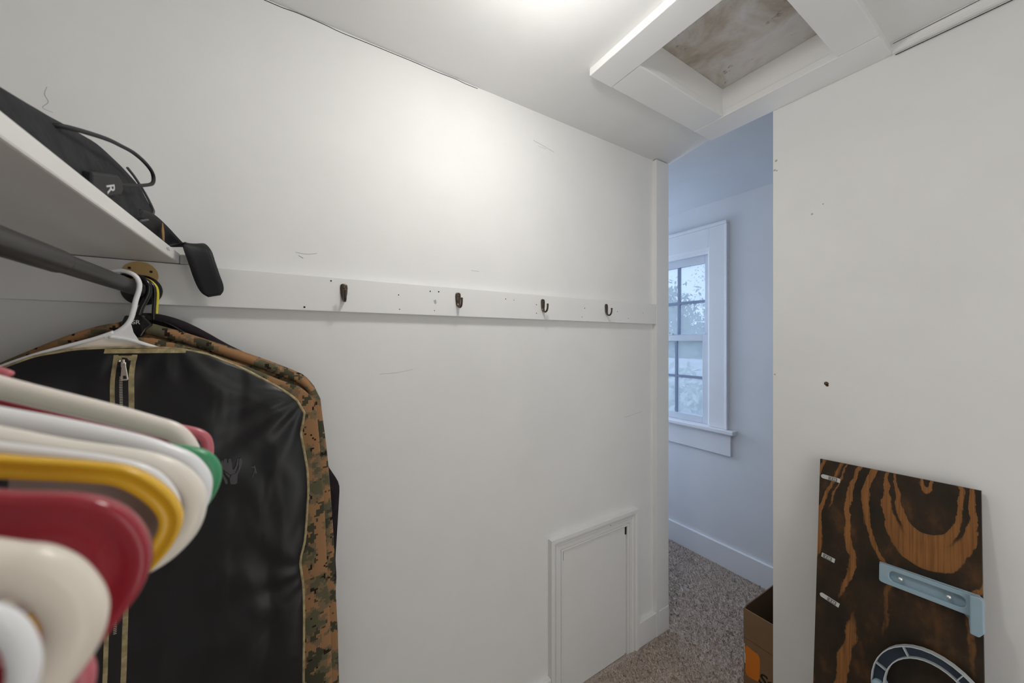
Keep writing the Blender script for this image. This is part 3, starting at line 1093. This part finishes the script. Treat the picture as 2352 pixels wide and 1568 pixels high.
for s_ in shapes:
    p = emb(s_)
    n = len(p)
    cy_, cz_ = sum(a for a, b in p) / n, sum(b for a, b in p) / n
    v = [(bsurf(y, z) + .0022, y, z) for y, z in p]
    bm = bmesh.new()
    bv = [bm.verts.new(q) for q in off(v, gb)]
    bm.faces.new(bv)
    bmesh.ops.triangulate(bm, faces=bm.faces)
    me = bpy.data.meshes.new('printed_emblem')
    bm.to_mesh(me)
    bm.free()
    me.materials.append(M['print'])
    ob = bpy.data.objects.new('printed_emblem', me)
    COL.objects.link(ob)
    ob.parent = gb

# white hanger carrying the bag
hx = -.985
hg = thing('clothes_hanger', 'white plastic hanger holding up the black garment bag', 'hanger', (hx, ROD[0], ROD[1]), 'hangers holding clothes')
hp = [(-.297, 1.540), (-.293, 1.551), (-.283, 1.5575), (-.270, 1.5585), (-.2565, 1.552), (-.2500, 1.539), (-.2500, 1.524), (-.2545, 1.503), (-.2575, 1.484),
      (-.262, 1.464), (-.271, 1.449), (-.284, 1.438), (-.298, 1.431)]
v, f = sweep_vf(catmull([(hx, y, z) for y, z in hp], 4), circle(.0042, 12), (1, 0, 0))
link_mesh('hook', off(v, hg), f, M['pl_white'], hg, True)
for pts in ([(-.284, 1.440), (-.310, 1.427), (-.345, 1.413), (-.39, 1.394), (-.44, 1.365), (-.47, 1.335)],
            [(-.290, 1.431), (-.262, 1.425), (-.235, 1.4135), (-.205, 1.401), (-.16, 1.382), (-.08, 1.335)]):
    v, f = sweep_vf(catmull([(hx, y, z) for y, z in pts], 5), circle(.0040, 10, 1, 1.3), (1, 0, 0))
    link_mesh('arm', off(v, hg), f, M['pl_white'], hg, True)
v, f = prism_vf([(-.262, 1.459), (-.258, 1.440), (-.250, 1.424), (-.272, 1.423), (-.300, 1.428), (-.275, 1.446)], hx - .002, hx + .002, 'x')
link_mesh('neck_gusset', off(v, hg), f, M['pl_white'], hg)
v, f = prism_vf([(-.300, 1.428), (-.272, 1.424), (-.250, 1.418), (-.222, 1.407), (-.235, 1.404), (-.355, 1.4045), (-.345, 1.411)], hx - .0015, hx + .0015, 'x')
link_mesh('wing', off(v, hg), f, M['pl_cream'], hg)

# --- camouflage jacket behind the bag
cj = thing('camouflage_jacket', 'tan and green camouflage jacket hanging behind the garment bag', 'jacket', (-1.025, YC, .40))
top_b = [(-.56, 1.29), (-.53, 1.325), (-.49, 1.352), (-.439, 1.383), (-.38, 1.420), (-.304, 1.459), (-.28, 1.462), (-.254, 1.464), (-.194, 1.443),
         (-.12, 1.412), (-.055, 1.383), (-.003, 1.358), (.034, 1.338), (.058, 1.306), (.068, 1.270)]
wr_b = [(.40, .374), (.532, .374), (.668, .371), (.749, .367), (.863, .364), (.954, .359), (1.091, .350), (1.159, .344), (1.227, .336), (1.283, .330), (1.5, .330)]
back, _, bkpos = garment('back_panel', -1.040, YC, top_b, wr_b, [(.4, .30), (1.5, .298)], .40, .0175, cj, M['camo'], .0035, 44, 60, 4.1)
top_f = [(-.53, 1.29), (-.48, 1.335), (-.42, 1.375), (-.34, 1.415), (-.30, 1.432), (-.237, 1.430), (-.169, 1.407), (-.087, 1.369), (-.02, 1.332), (.024, 1.312),
         (.047, 1.287), (.059, 1.248)]
wr_f = [(.40, .357), (.558, .355), (.69, .352), (.857, .344), (.968, .340), (1.079, .333), (1.188, .326), (1.248, .321), (1.5, .321)]
front, _, _ = garment('front_panel', -1.015, YC, top_f, wr_f, [(.4, .28), (1.5, .268)], .42, .0150, cj, M['camo'], .0030, 44, 60, 9.4)
# rolled shoulder seam of the jacket
ry = [(-.250, 1.450), (-.194, 1.430), (-.12, 1.399), (-.055, 1.369), (-.003, 1.343), (.030, 1.323), (.049, 1.298)]
v, f = sweep_vf(catmull([(-1.026, y, z) for y, z in ry], 6), circle(.010, 12), (1, 0, 0), scale=lambda t: (1.15 - .25 * t, 1.0))
link_mesh('shoulder_seam', off(v, cj), f, M['camo'], cj, True)
ly_ = [(-.285, 1.452), (-.315, 1.444), (-.355, 1.425), (-.40, 1.398), (-.44, 1.372), (-.50, 1.33)]
v, f = sweep_vf(catmull([(-1.026, y, z) for y, z in ly_], 6), circle(.009, 12), (1, 0, 0))
link_mesh('shoulder_seam', off(v, cj), f, M['camo'], cj, True)

# black hanger carrying the camouflage jacket, with a tag plate at its neck
hx = -1.030
hg = thing('clothes_hanger', 'glossy black hanger with lettered neck holding the camouflage jacket', 'hanger', (hx, ROD[0], ROD[1]), 'hangers holding clothes')
hp = [(-.294, 1.530), (-.294, 1.545), (-.284, 1.5555), (-.270, 1.5570), (-.256, 1.552), (-.2475, 1.540), (-.247, 1.525), (-.252, 1.508), (-.258, 1.492),
      (-.2620, 1.475), (-.2640, 1.462)]
v, f = sweep_vf(catmull([(hx, y, z) for y, z in hp], 4), circle(.0050, 12), (1, 0, 0))
link_mesh('hook', off(v, hg), f, M['black_plastic'], hg, True)
v, f = prism_vf([(-.278, 1.474), (-.253, 1.476), (-.238, 1.456), (-.247, 1.447), (-.254, 1.432), (-.272, 1.432), (-.285, 1.450)], hx + .002, hx + .017, 'x')
plate = bevel_mod(link_mesh('neck_plate', off(v, hg), f, M['black_plastic'], hg), .002)
tv, tf = text_vf('SR', .0115, .0002)
v = [(hx + .0173 + z, -.2675 + x, 1.4575 + y) for x, y, z in tv]
link_mesh('lettering', off(v, hg), tf, M['white_ink'], plate)
v, f = sweep_vf(catmull([(hx + .0, y, z) for y, z in [(-.40, 1.395), (-.32, 1.438), (-.264, 1.455), (-.20, 1.43), (-.10, 1.39), (-.02, 1.345)]], 4), circle(.0045, 8), (1, 0, 0))
link_mesh('arm', off(v, hg), f, M['black_plastic'], hg, True)

# --- dark garment closest to the wall
dj = thing('dark_jacket', 'plum-black jacket hanging closest to the left wall, behind the camouflage', 'jacket', (-1.075, YC, .42))
top_d = [(-.50, 1.30), (-.45, 1.36), (-.38, 1.42), (-.32, 1.455), (-.275, 1.475), (-.253, 1.482), (-.215, 1.473), (-.178, 1.454), (-.14, 1.428), (-.116, 1.411), (-.05, 1.373),
         (.01, 1.335), (.05, 1.29)]
wr_d = [(.42, .362), (.703, .366), (.783, .372), (.832, .369), (.935, .375), (1.030, .380), (1.045, .375), (1.085, .353), (1.15, .325), (1.29, .312), (1.6, .312)]
dk, _, _ = garment('body', -1.0765, YC, top_d, wr_d, [(.4, .26), (1.5, .238)], .42, .0155, dj, M['dark_cloth'], .0022, 40, 60, 6.6)
col_pts = [(-.300, 1.452), (-.285, 1.464), (-.262, 1.470), (-.235, 1.468), (-.20, 1.455), (-.16, 1.430), (-.12, 1.400), (-.08, 1.372), (-.03, 1.34)]
v, f = sweep_vf(catmull([(-1.064, y, z) for y, z in col_pts], 6), circle(.0145, 12), (1, 0, 0), scale=lambda t: (max(.05, min(1, t * 5)) * (1 - .35 * t), .75))
link_mesh('collar', off(v, dj), f, M['dark_cloth'], dj, True)
for hx, mt, lab, dy, rr in ((-1.056, M['black_plastic'], 'slim black hanger holding the dark jacket', .0, .0034),
                            (-1.0665, M['pl_acid'], 'bright yellow hanger hook nearest the wall flange', .002, .0030)):
    hg = thing('clothes_hanger', lab, 'hanger', (hx, ROD[0], ROD[1]), 'hangers holding clothes')
    hp = [(-.296, 1.535), (-.293, 1.548), (-.281, 1.557), (-.268, 1.5575), (-.255, 1.552), (-.2465, 1.541), (-.2440, 1.528), (-.2445, 1.510), (-.2455, 1.490), (-.246, 1.466)]
    v, f = sweep_vf(catmull([(hx, y + dy, z) for y, z in hp], 4), circle(rr, 10), (1, 0, 0))
    link_mesh('hook', off(v, hg), f, mt, hg, True)
    v, f = sweep_vf(catmull([(hx, y, z) for y, z in [(-.40, 1.375), (-.32, 1.425), (-.246 + dy, 1.468), (-.18, 1.43), (-.10, 1.385), (-.02, 1.335)]], 4), circle(.0034, 8), (1, 0, 0))
    link_mesh('arm', off(v, hg), f, mt, hg, True)

# ================================================================== HEATED BELT ON THE SHELF
be = thing('heated_belt', 'black padded heated belt with cable and dangling strap lying on shelf', 'belt', (-.80, -.25, 1.6245))
top_pts = [(-.38, 1.640), (-.44, 1.652), (-.50, 1.664), (-.586, 1.681), (-.662, 1.698), (-.746, 1.718), (-.846, 1.738), (-.92, 1.744), (-.964, 1.741),
           (-1.012, 1.727), (-1.045, 1.705)]
bot_pts = [(-.38, 1.626), (-.44, 1.626), (-.50, 1.626), (-.586, 1.626), (-.662, 1.626), (-.746, 1.626), (-.846, 1.627), (-.905, 1.638), (-.955, 1.652),
           (-1.000, 1.668), (-1.040, 1.692)]
tp = catmull([(x, 0, z) for x, z in top_pts], 5)
bp_ = catmull([(x, 0, z) for x, z in bot_pts], 5)
V, F = [], []
NS = 12


def pad_y(s, x):
    return -.231 - .024 * s - .010 * math.sin(s * math.pi) * 0 + .004 * noise.noise(Vector((x * 12, s * 3, 2)))


for sg in (1, -1):
    for a, b in zip(tp, bp_):
        for i in range(NS + 1):
            s = i / NS
            x = b.x + (a.x - b.x) * s
            z = b.z + (a.z - b.z) * s
            yy = -.232 - .024 * max(0, (z - 1.626) / .115) + .003 * noise.noise(Vector((x * 14, z * 25, 2)))
            th = .0085 * math.sqrt(max(0, 1 - abs(2 * s - 1) ** 4)) * (1 if 0 < s < 1 else 0)
            V.append((x, yy + sg * th - .004, z))
m_ = NS + 1
nn_ = len(tp)
o2 = nn_ * m_
for j in range(nn_ - 1):
    for i in range(NS):
        a = j * m_ + i
        F += [(a, a + 1, a + m_ + 1, a + m_), (o2 + a, o2 + a + m_, o2 + a + m_ + 1, o2 + a + 1)]
for j in (0, nn_ - 1):
    for i in range(NS):
        a = j * m_ + i
        F.append((a, a + 1, o2 + a + 1, o2 + a))
pad = link_mesh('pad', off(V, be), F, M['neoprene'], be, True)


def pad_front(x, z):
    return -.232 - .024 * max(0, (z - 1.626) / .115) + .0045


# worn grey piping round the pad's end
pp = [(-.93, 1.7405), (-.964, 1.7365), (-1.008, 1.7225), (-1.038, 1.703), (-1.036, 1.693), (-1.000, 1.671), (-.957, 1.656), (-.915, 1.643)]
v, f = sweep_vf(catmull([(x, pad_front(x, z) + .0005, z) for x, z in pp], 5), circle(.0022, 8), (0, 1, 0))
link_mesh('edge_binding', off(v, be), f, M['grey_edge'], be, True)
# plug with the letter R and the cable
v, f = prism_vf([(-.70, 1.628), (-.70, 1.648), (-.785, 1.677), (-.80, 1.676), (-.806, 1.662), (-.80, 1.653), (-.738, 1.628)], -.2335, -.2215, 'y')
plug = bevel_mod(link_mesh('plug', off(v, be), f, M['black_plastic'], be), .003)
plug.data.materials[0] = M['strap']
tv, tf = text_vf('R', .02, .0003)
v = []
for x, y, z in tv:
    # the letter is turned a quarter clockwise and runs along the plug
    a, b = (x - .007) * 1.05, (y - .007) * 2.1
    v.append((-.757 - .92 * b - .39 * a, -.2213 + z, 1.6460 + .39 * b - .92 * a))
link_mesh('lettering', off(v, be), tf, M['white_ink'], plug)
cb = [(-.655, -.245, 1.680), (-.668, -.232, 1.688), (-.737, -.222, 1.711), (-.79, -.220, 1.725), (-.836, -.218, 1.735), (-.885, -.216, 1.739), (-.915, -.214, 1.733),
      (-.915, -.214, 1.716), (-.885, -.217, 1.700), (-.845, -.221, 1.684), (-.802, -.226, 1.668)]
v, f = sweep_vf(catmull(cb, 6), circle(.0030, 8), (0, 1, 0))
link_mesh('cable', off(v, be), f, M['strap'], be, True)
# strap: leaves the pad, folds over the shelf edge and dangles in front of the rail
rows = [((-.93, -.238, 1.655), (0, .004, .013)), ((-.985, -.2335, 1.660), (0, .004, .017)), ((-1.030, -.2275, 1.652), (-.002, .006, .018)),
        ((-1.062, -.2190, 1.641), (-.006, .010, .012)), ((-1.075, -.2050, 1.636), (-.018, .006, .004)), ((-1.068, -.1900, 1.640), (-.022, .003, .002)),
        ((-1.058, -.1800, 1.638), (-.017, .016, .008)), ((-1.054, -.1720, 1.622), (-.006, .0215, .008)), ((-1.056, -.1660, 1.600), (-.002, .0225, .0065)),
        ((-1.060, -.1590, 1.572), (0, .0232, .0055)), ((-1.064, -.1525, 1.550), (0, .0228, .0050)), ((-1.066, -.1485, 1.536), (0, .0190, .0045)),
        ((-1.067, -.1460, 1.527), (0, .0110, .0030))]
cs = catmull([r[0] for r in rows], 5)
hs = catmull([r[1] for r in rows], 5)
V, F = [], []
KW = [-1, -.92, -.5, 0, .5, .92, 1]
for i, (c_, h_) in enumerate(zip(cs, hs)):
    t_ = cs[min(i + 1, len(cs) - 1)] - cs[max(i - 1, 0)]
    nrm = t_.cross(h_)
    nrm.normalize()
    for s in (1, -1):
        for kx in KW:
            th = .0022 * (1 if abs(kx) < .91 else (1.25 if abs(kx) < .99 else .1))
            V.append(c_ + h_ * kx + nrm * s * th)
m_ = len(KW)
for i in range(len(cs) - 1):
    a, b = i * 2 * m_, (i + 1) * 2 * m_
    for q in range(m_ - 1):
        F += [(a + q, a + q + 1, b + q + 1, b + q), (a + m_ + q, b + m_ + q, b + m_ + q + 1, a + m_ + q + 1)]
    F += [(a, b, b + m_, a + m_), (a + m_ - 1, a + 2 * m_ - 1, b + 2 * m_ - 1, b + m_ - 1)]
F.append(tuple(range(m_)) + tuple(range(2 * m_ - 1, m_ - 1, -1)))
e_ = (len(cs) - 1) * 2 * m_
F.append(tuple(e_ + q for q in range(m_)) + tuple(e_ + q for q in range(2 * m_ - 1, m_ - 1, -1)))
link_mesh('strap', off(V, be), F, M['strap'], be, True)
st = []
for sgn, idx in ((-1, range(34, len(cs) - 3)), (1, range(len(cs) - 4, 33, -1))):
    for i in idx:
        t_ = cs[min(i + 1, len(cs) - 1)] - cs[max(i - 1, 0)]
        nrm = t_.cross(hs[i])
        nrm.normalize()
        if nrm.x < 0:
            nrm = -nrm
        st.append(cs[i] + hs[i] * .74 * sgn + nrm * .0022)
v, f = sweep_vf(st, circle(.0006, 5), (1, 0, 0))
link_mesh('stitching', off(v, be), f, M['neoprene'], be)
v, f = prism_vf([(-1.012, 1.668), (-1.022, 1.650), (-1.022, 1.632), (-1.014, 1.634), (-1.008, 1.650)], -.2225, -.2210, 'y')
tl_ = link_mesh('lining', off(v, be), f, M['tan'], be)
tl_['label'] = 'tan lining showing at the strap'

# ================================================================== STAINED BOARD WITH PALE BLUE FITTINGS
LEAN, TILT = R(9.5), R(1.5)
ex = Vector((1, 0, 0))
ey = Vector((0, math.sin(LEAN), math.cos(LEAN)))
en = Vector((0, -math.cos(LEAN), math.sin(LEAN)))
bx_ = ex * math.cos(TILT) + ey * math.sin(TILT)
by_ = -ex * math.sin(TILT) + ey * math.cos(TILT)
BH = 1.055
BW = .327
TL = Vector((-.4705, 1.5045, 1.031))       # top left front corner
O_ = TL - by_ * BH
Mx = Matrix.Identity(4)
for i, a in enumerate((bx_, by_, en)):
    for r in range(3):
        Mx[r][i] = a[r]
    Mx[3][i] = 0
for r in range(3):
    Mx[r][3] = O_[r]
bd = thing('stained_board', 'dark stained plywood board with pale blue fittings leaning on end wall', 'board')
bd.matrix_world = Mx


def bbox(name, b6, material, parent=bd, bev=0):
    v, f = box_vf(*b6)
    o = link_mesh(name, v, f, material, parent)
    if bev:
        bevel_mod(o, bev, 3)
    return o


bbox('plywood_sheet', (0, BW, 0, BH, -.012, 0), M['plywood'])


def loc2(px, pz, py):
    """a point of the room seen on the board -> board coordinates"""
    q = Mx.inverted() @ Vector((px, py, pz))
    return q


def clip(x, y, rot, rounded=True, tan_end=False):
    L_ = .049 if rounded else .033
    pts = [(L_, -.0065), (L_, .0065)]
    if rounded:
        pts += [(.007 + .0065 * math.cos(R(a)), .0065 * math.sin(R(a))) for a in range(90, 271, 20)]
    else:
        pts += [(0, .0065), (0, -.0065)]
    cr, sr = math.cos(rot), math.sin(rot)
    T = lambda a, b: (x + a * cr - b * sr, y + a * sr + b * cr)
    v, f = prism_vf([T(a, b) for a, b in pts], 0, .0022)
    o = bevel_mod(link_mesh('metal_tab', v, f, M['tab'], bd), .0006)
    x0 = L_ - .029
    v, f = prism_vf([T(a, b) for a, b in ((x0, -.0055), (x0 + .022, -.0055), (x0 + .022, .0055), (x0, .0055))], .0020, .0026)
    link_mesh('slot', v, f, M['tab_dark'], o)
    for dx in (.006, .012, .016):
        v, f = prism_vf([T(a, b) for a, b in ((x0 + dx, -.003), (x0 + dx + .0025, -.003), (x0 + dx + .0025, .003), (x0 + dx, .003))], .0026, .0030)
        link_mesh('embossing', v, f, M['steel'], o)


M['tab_dark'] = mat('tab_shadow', (.26, .24, .23), .4, .3)
M['tab'] = mat('tab_metal', (.66, .66, .65), .35, .25)
for px, pz, rt, rd_ in ((-.4655, .978, -.06, True), (-.4510, .7375, -.16, False), (-.4500, .6205, -.22, True), (-.4480, .352, -.30, True)):
    q = loc2(px, pz, 1.5045 - (1.031 - pz) * math.tan(LEAN))
    clip(q.x, q.y, rt, rd_)

# pale blue bracket with a long recess and two screws
q0 = loc2(-.318, .757, 1.455)
bxo, byo = q0.x, q0.y
v, f = prism_vf([(bxo, byo - .024), (bxo, byo + .026), (bxo + .010, byo + .027), (bxo + .178, byo + .029), (bxo + .182, byo + .014), (bxo + .182, byo - .060),
                 (bxo + .162, byo - .062), (bxo + .160, byo - .034), (bxo + .152, byo - .026), (bxo + .010, byo - .028)], .001, .008)
bk = bevel_mod(link_mesh('bracket', v, f, M['blue_plastic'], bd), .0015, 3)
bk['label'] = 'pale blue plastic bracket'


def rrect(x0, x1, y0, y1, r, n=5):
    p = []
    for cx, cy, a0 in ((x1 - r, y1 - r, 0), (x0 + r, y1 - r, 90), (x0 + r, y0 + r, 180), (x1 - r, y0 + r, 270)):
        p += [(cx + r * math.cos(R(a0 + 90 * i / n)), cy + r * math.sin(R(a0 + 90 * i / n))) for i in range(n + 1)]
    return p


def ring_vf(outer, inner, h0, h1):
    n = len(outer)
    V = [(a, b, h) for h in (h0, h1) for a, b in outer] + [(a, b, h) for h in (h0, h1) for a, b in inner]
    F = []
    for i in range(n):
        j = (i + 1) % n
        F += [(i, j, n + j, n + i), (2 * n + i, 3 * n + i, 3 * n + j, 2 * n + j), (n + i, n + j, 3 * n + j, 3 * n + i), (i, 2 * n + i, 2 * n + j, j)]
    return V, F


o_ = rrect(bxo + .002, bxo + .178, byo - .024, byo + .027, .006)
i_ = rrect(bxo + .022, bxo + .158, byo - .012, byo + .016, .012)
v, f = ring_vf(o_, i_, .008, .020)
bevel_mod(link_mesh('raised_rim', v, f, M['blue_plastic'], bk), .002, 3)
v, f = prism_vf([(bxo + .180, byo + .029), (bxo + .186, byo + .024), (bxo + .186, byo - .050), (bxo + .178, byo - .063), (bxo + .164, byo - .062), (bxo + .164, byo + .028)], .008, .030)
bevel_mod(link_mesh('end_flange', v, f, M['blue_plastic'], bk), .003, 3)
for dx in (.044, .130):
    v, f = lathe_vf([(.0001, .0210), (.0042, .0195), (.0052, .0165), (.0042, .0125), (.0036, .007)], 14, 'z', (bxo + dx, byo + .002, 0))
    link_mesh('screw', v, f, M['steel'], bk, True)

# pale blue hoop: U channel with navy inside, ribs, a hub and a cross bar
hc0 = loc2(-.208, .480, 1.41)
hcx, hcy = hc0.x, hc0.y
pth = []
for i in range(40):
    a = 2 * math.pi * i / 40
    pth.append((hcx + .098 * math.cos(a), hcy + .125 * math.sin(a), .024))
outer = [(a, b, c) for a, b, c in pth]
v, f = sweep_vf(pth, [(-.0130, -.010), (-.0130, .010), (-.0108, .010), (-.0108, -.007), (.0108, -.007), (.0108, .010), (.0130, .010), (.0130, -.010)], (0, 0, 1), True)
hoop = link_mesh('hoop', v, f, M['rim_white'], bd)
hoop['label'] = 'pale blue plastic hoop with navy channel'
v, f = sweep_vf(pth, [(-.0107, -.0068), (-.0107, -.004), (.0107, -.004), (.0107, -.0068)], (0, 0, 1), True)
link_mesh('channel', v, f, M['blue_dark'], hoop)
for adeg in (20, 62, 118, 160, 215, 270, 325):
    a = R(adeg)
    cxx, cyy = hcx + .098 * math.cos(a), hcy + .125 * math.sin(a)
    dx, dy = math.cos(a), math.sin(a)
    pts = [(cxx + dx * .0106 - dy * .0009, cyy + dy * .0106 + dx * .0009), (cxx + dx * .0106 + dy * .0009, cyy + dy * .0106 - dx * .0009),
           (cxx - dx * .0106 + dy * .0009, cyy - dy * .0106 - dx * .0009), (cxx - dx * .0106 - dy * .0009, cyy - dy * .0106 + dx * .0009)]
    v, f = prism_vf(pts, .019, .033)
    link_mesh('rib', v, f, M['rim_white'], hoop)
v, f = lathe_vf([(.0001, .044), (.009, .042), (.012, .036), (.012, .012), (.016, .004), (.016, .0005)], 20, 'z', (hcx - .098, hcy - .008, 0))
link_mesh('hub', v, f, M['blue_plastic'], hoop, True)
v, f = box_vf(hcx - .086, hcx + .086, hcy - .020, hcy - .006, .010, .026)
bevel_mod(link_mesh('cross_bar', v, f, M['rim_white'], hoop), .003)

# ================================================================== CARDBOARD BOX IN THE HALL
cx0, cx1, cy0, cy1, chh = -.742, -.36, 1.578, 1.93, .333
cbx = thing('cardboard_box', 'open brown cardboard box on carpet behind the opening, orange patch on front', 'box', ((cx0 + cx1) / 2, (cy0 + cy1) / 2, 0))
t_ = .004
v, f = join_vf([box_vf(cx0, cx1, cy0, cy0 + t_, .001, chh)])
fp = link_mesh('side', off(v, cbx), f, M['cardboard'], cbx)
v, f = prism_vf([(cy0 + t_, .001), (cy0 + t_, chh), (cy0 + .02, chh + .006), (cy0 + .12, chh + .003), (cy1, chh), (cy1, .001)], cx0, cx0 + t_, 'x')
link_mesh('side', off(v, cbx), f, M['card_in'], cbx)
box('side', (cx1 - t_, cx1, cy0 + t_, cy1, .001, chh), M['cardboard'], cbx)
box('side', (cx0 + t_, cx1 - t_, cy1 - t_, cy1, .001, chh), M['card_in'], cbx)
box('bottom', (cx0 + t_, cx1 - t_, cy0 + t_, cy1 - t_, .001, .006), M['card_in'], cbx)
box('inner_flap', (cx0 + .05, cx1 - .02, cy1 - .10, cy1 - .096, .10, chh - .012), M['cardboard'], cbx)
box('crease', (cx0, cx1, cy0 - .0006, cy0, .214, .2165), M['card_in'], cbx)
v, f = prism_vf([(-.7415, .194), (-.7395, .190), (-.7370, .192), (-.7375, .158), (-.7345, .150), (-.7350, .112), (-.7390, .114)], cy0 - .0008, cy0 - .0002, 'y')
link_mesh('torn_label', off(v, cbx), f, M['label_white'], cbx)
pts = []
for i in range(28):
    a = 2 * math.pi * i / 28
    r1 = 1 + .05 * math.sin(3 * a + 1)
    pts.append((-.7095 + .0265 * r1 * max(-.98, min(.98, 1.25 * math.cos(a))), .128 + .060 * r1 * max(-.95, min(.95, 1.2 * math.sin(a)))))
v, f = prism_vf(pts, cy0 - .0006, cy0 - .0001, 'y')
link_mesh('orange_patch', off(v, cbx), f, M['orange'], cbx)
tv, tf = text_vf('St', .062, .0003, .25)
v = [(-.690 + x, cy0 - .0006 - z, .076 + y) for x, y, z in tv]
link_mesh('lettering', off(v, cbx), tf, M['ink'], cbx)

# ================================================================== CARPET PILE (visible stretch)
rg = random.Random(11)
V, F = [], []
for i in range(52000):
    x = rg.uniform(-1.62, -.40)
    y = rg.uniform(.80, FY - .018)
    if y < 1.60 and x < WX + .026:
        continue
    if cx0 - .004 < x < cx1 + .004 and cy0 - .004 < y < cy1 + .004:
        continue
    if EY - .018 < y < EY + .028 and x > -.62:
        continue
    if x < WX and y < 1.60:
        continue
    if x > -.60 and y < 1.56:
        continue
    a = rg.uniform(0, 6.283)
    h = rg.uniform(.004, .0095)
    wd = .0022
    dx, dy = math.cos(a) * wd, math.sin(a) * wd
    lx, ly2 = rg.uniform(-.004, .004), rg.uniform(-.004, .004)
    o = len(V)
    V += [(x - dx, y - dy, -.0005), (x + dx, y + dy, -.0005), (x + lx + dx * .6, y + ly2 + dy * .6, h), (x + lx - dx * .6, y + ly2 - dy * .6, h)]
    F.append((o, o + 1, o + 2, o + 3))
me = bpy.data.meshes.new('carpet_pile')
me.from_pydata(V, [], F)
me.materials.append(M['tuft'])
ob = bpy.data.objects.new('carpet_pile', me)
COL.objects.link(ob)
tag(ob, 'short brown-grey carpet tufts in front of the opening and in the hall', 'carpet', kind='stuff')

# ================================================================== OUTSIDE THE WINDOW
gz = -3.2
lawn = struct('ground_outside', [(-40, 20, 4.5, 60, gz - .2, gz)], M['lawn'], 'lawn below the hall window', 'lawn')


def tree(name, label, base, h, crown_r, n_leaf, lm, seed, leaf=.16, trunk_r=.14):
    rg = random.Random(seed)
    root = thing(name, label, 'tree', base, 'trees outside the window')
    v, f = sweep_vf(catmull([(0, 0, 0), (.1, 0, h * .3), (-.05, .1, h * .6), (.05, 0, h * .92)], 5), circle(1, 8), (0, 1, 0),
                    scale=lambda t: (trunk_r * (1 - .8 * t),) * 2)
    parts = [(v, f)]
    tips = []
    for i in range(22):
        z = h * rg.uniform(.3, .9)
        a = rg.uniform(0, 6.283)
        L_ = crown_r * rg.uniform(.5, 1.0) * (1.15 - abs(z / h - .6))
        e = (math.cos(a) * L_, math.sin(a) * L_, z + L_ * rg.uniform(.3, .8))
        mid = (e[0] * .5, e[1] * .5, z + L_ * .2)
        parts.append(sweep_vf(catmull([(0, 0, z), mid, e], 4), circle(1, 5), (0, .3, 1), scale=lambda t: (.03 * (1 - .8 * t),) * 2))
        tips.append(e)
    v, f = join_vf(parts)
    link_mesh('trunk', v, f, M['bark'], root, True)
    V, F = [], []
    for i in range(n_leaf):
        c_ = rg.choice(tips)
        s = crown_r * .30
        p = Vector((c_[0] * rg.uniform(.5, 1.05) + rg.gauss(0, s), c_[1] * rg.uniform(.5, 1.05) + rg.gauss(0, s), c_[2] + rg.gauss(0, s * .9)))
        u = Vector((rg.uniform(-1, 1), rg.uniform(-1, 1), rg.uniform(-1, 1))).normalized()
        w_ = u.orthogonal().normalized()
        q = leaf * rg.uniform(.5, 1.1)
        o = len(V)
        V += [p - u * q, p + w_ * q * .38, p + u * q, p - w_ * q * .38]
        F.append((o, o + 1, o + 2, o + 3))
    me = bpy.data.meshes.new('foliage')
    me.from_pydata(V, [], F)
    me.materials.append(lm)
    ob = bpy.data.objects.new('foliage', me)
    COL.objects.link(ob)
    ob.parent = root
    tag(ob, kind='stuff')


# seen through the panes the view runs from (-1.5, 2.35) away to the upper left and lower left
tree('tall_tree', 'tall leafy tree outside, its crown in the upper left panes', (-12.9, 17.0, gz), 7.6, 1.9, 4200, M['leaf'], 5, .20)
tree('pale_tree', 'pale small-leaved tree outside, in the middle right pane', (-4.6, 7.7, gz), 3.6, 1.0, 3000, M['leaf_pale'], 8, .13)
tree('bare_tree', 'thin sparse tree outside with bare twigs against the sky', (-25.2, 45.0, gz), 13.6, 3.0, 420, M['leaf'], 13, .16, .12)
for i, (x, y, h, r_) in enumerate(((-18.0, 24, 4.6, 2.1), (-19.4, 33.5, 5.8, 2.6), (-8.8, 23, 4.2, 2.1))):
    tree('hedge_tree', ['broad leafy tree left of the bare tree outside', 'broad leafy tree beneath the bare tree outside',
                        'broad leafy tree farthest right outside the window'][i], (x, y, gz), h, r_, 3600,
         M['leaf'], 20 + i, .24)
ho = thing('neighbour_house', 'neighbouring house with pale clapboard wall and gable roof below the window', 'house', (-8.5, 11.0, gz))
V = [(-2.6, -1.8, 0), (2.6, -1.8, 0), (2.6, 1.8, 0), (-2.6, 1.8, 0), (-2.6, -1.8, 2.9), (2.6, -1.8, 2.9), (2.6, 1.8, 2.9), (-2.6, 1.8, 2.9), (2.6, 0, 4.0), (-2.6, 0, 4.0)]
link_mesh('wall', V, [(0, 1, 5, 4), (1, 2, 6, 8, 5), (2, 3, 7, 6), (3, 0, 4, 9, 7)], M['siding'], ho)
for i in range(18):
    v, f = prism_vf([(-2.64, .08 + i * .155), (2.64, .08 + i * .155)] + [(2.62, .225 + i * .155), (-2.62, .225 + i * .155)], -1.84 , -1.80, 'y')
    link_mesh('clapboard', v, f, M['siding'], ho)
for s in (-1, 1):
    v, f = prism_vf([(0, 4.05), (s * 2.1, 2.78), (s * 2.1, 2.68), (0, 3.95)], -2.9, 2.9, 'x')
    link_mesh('roof_slope', v, f, M['shingle'], ho)
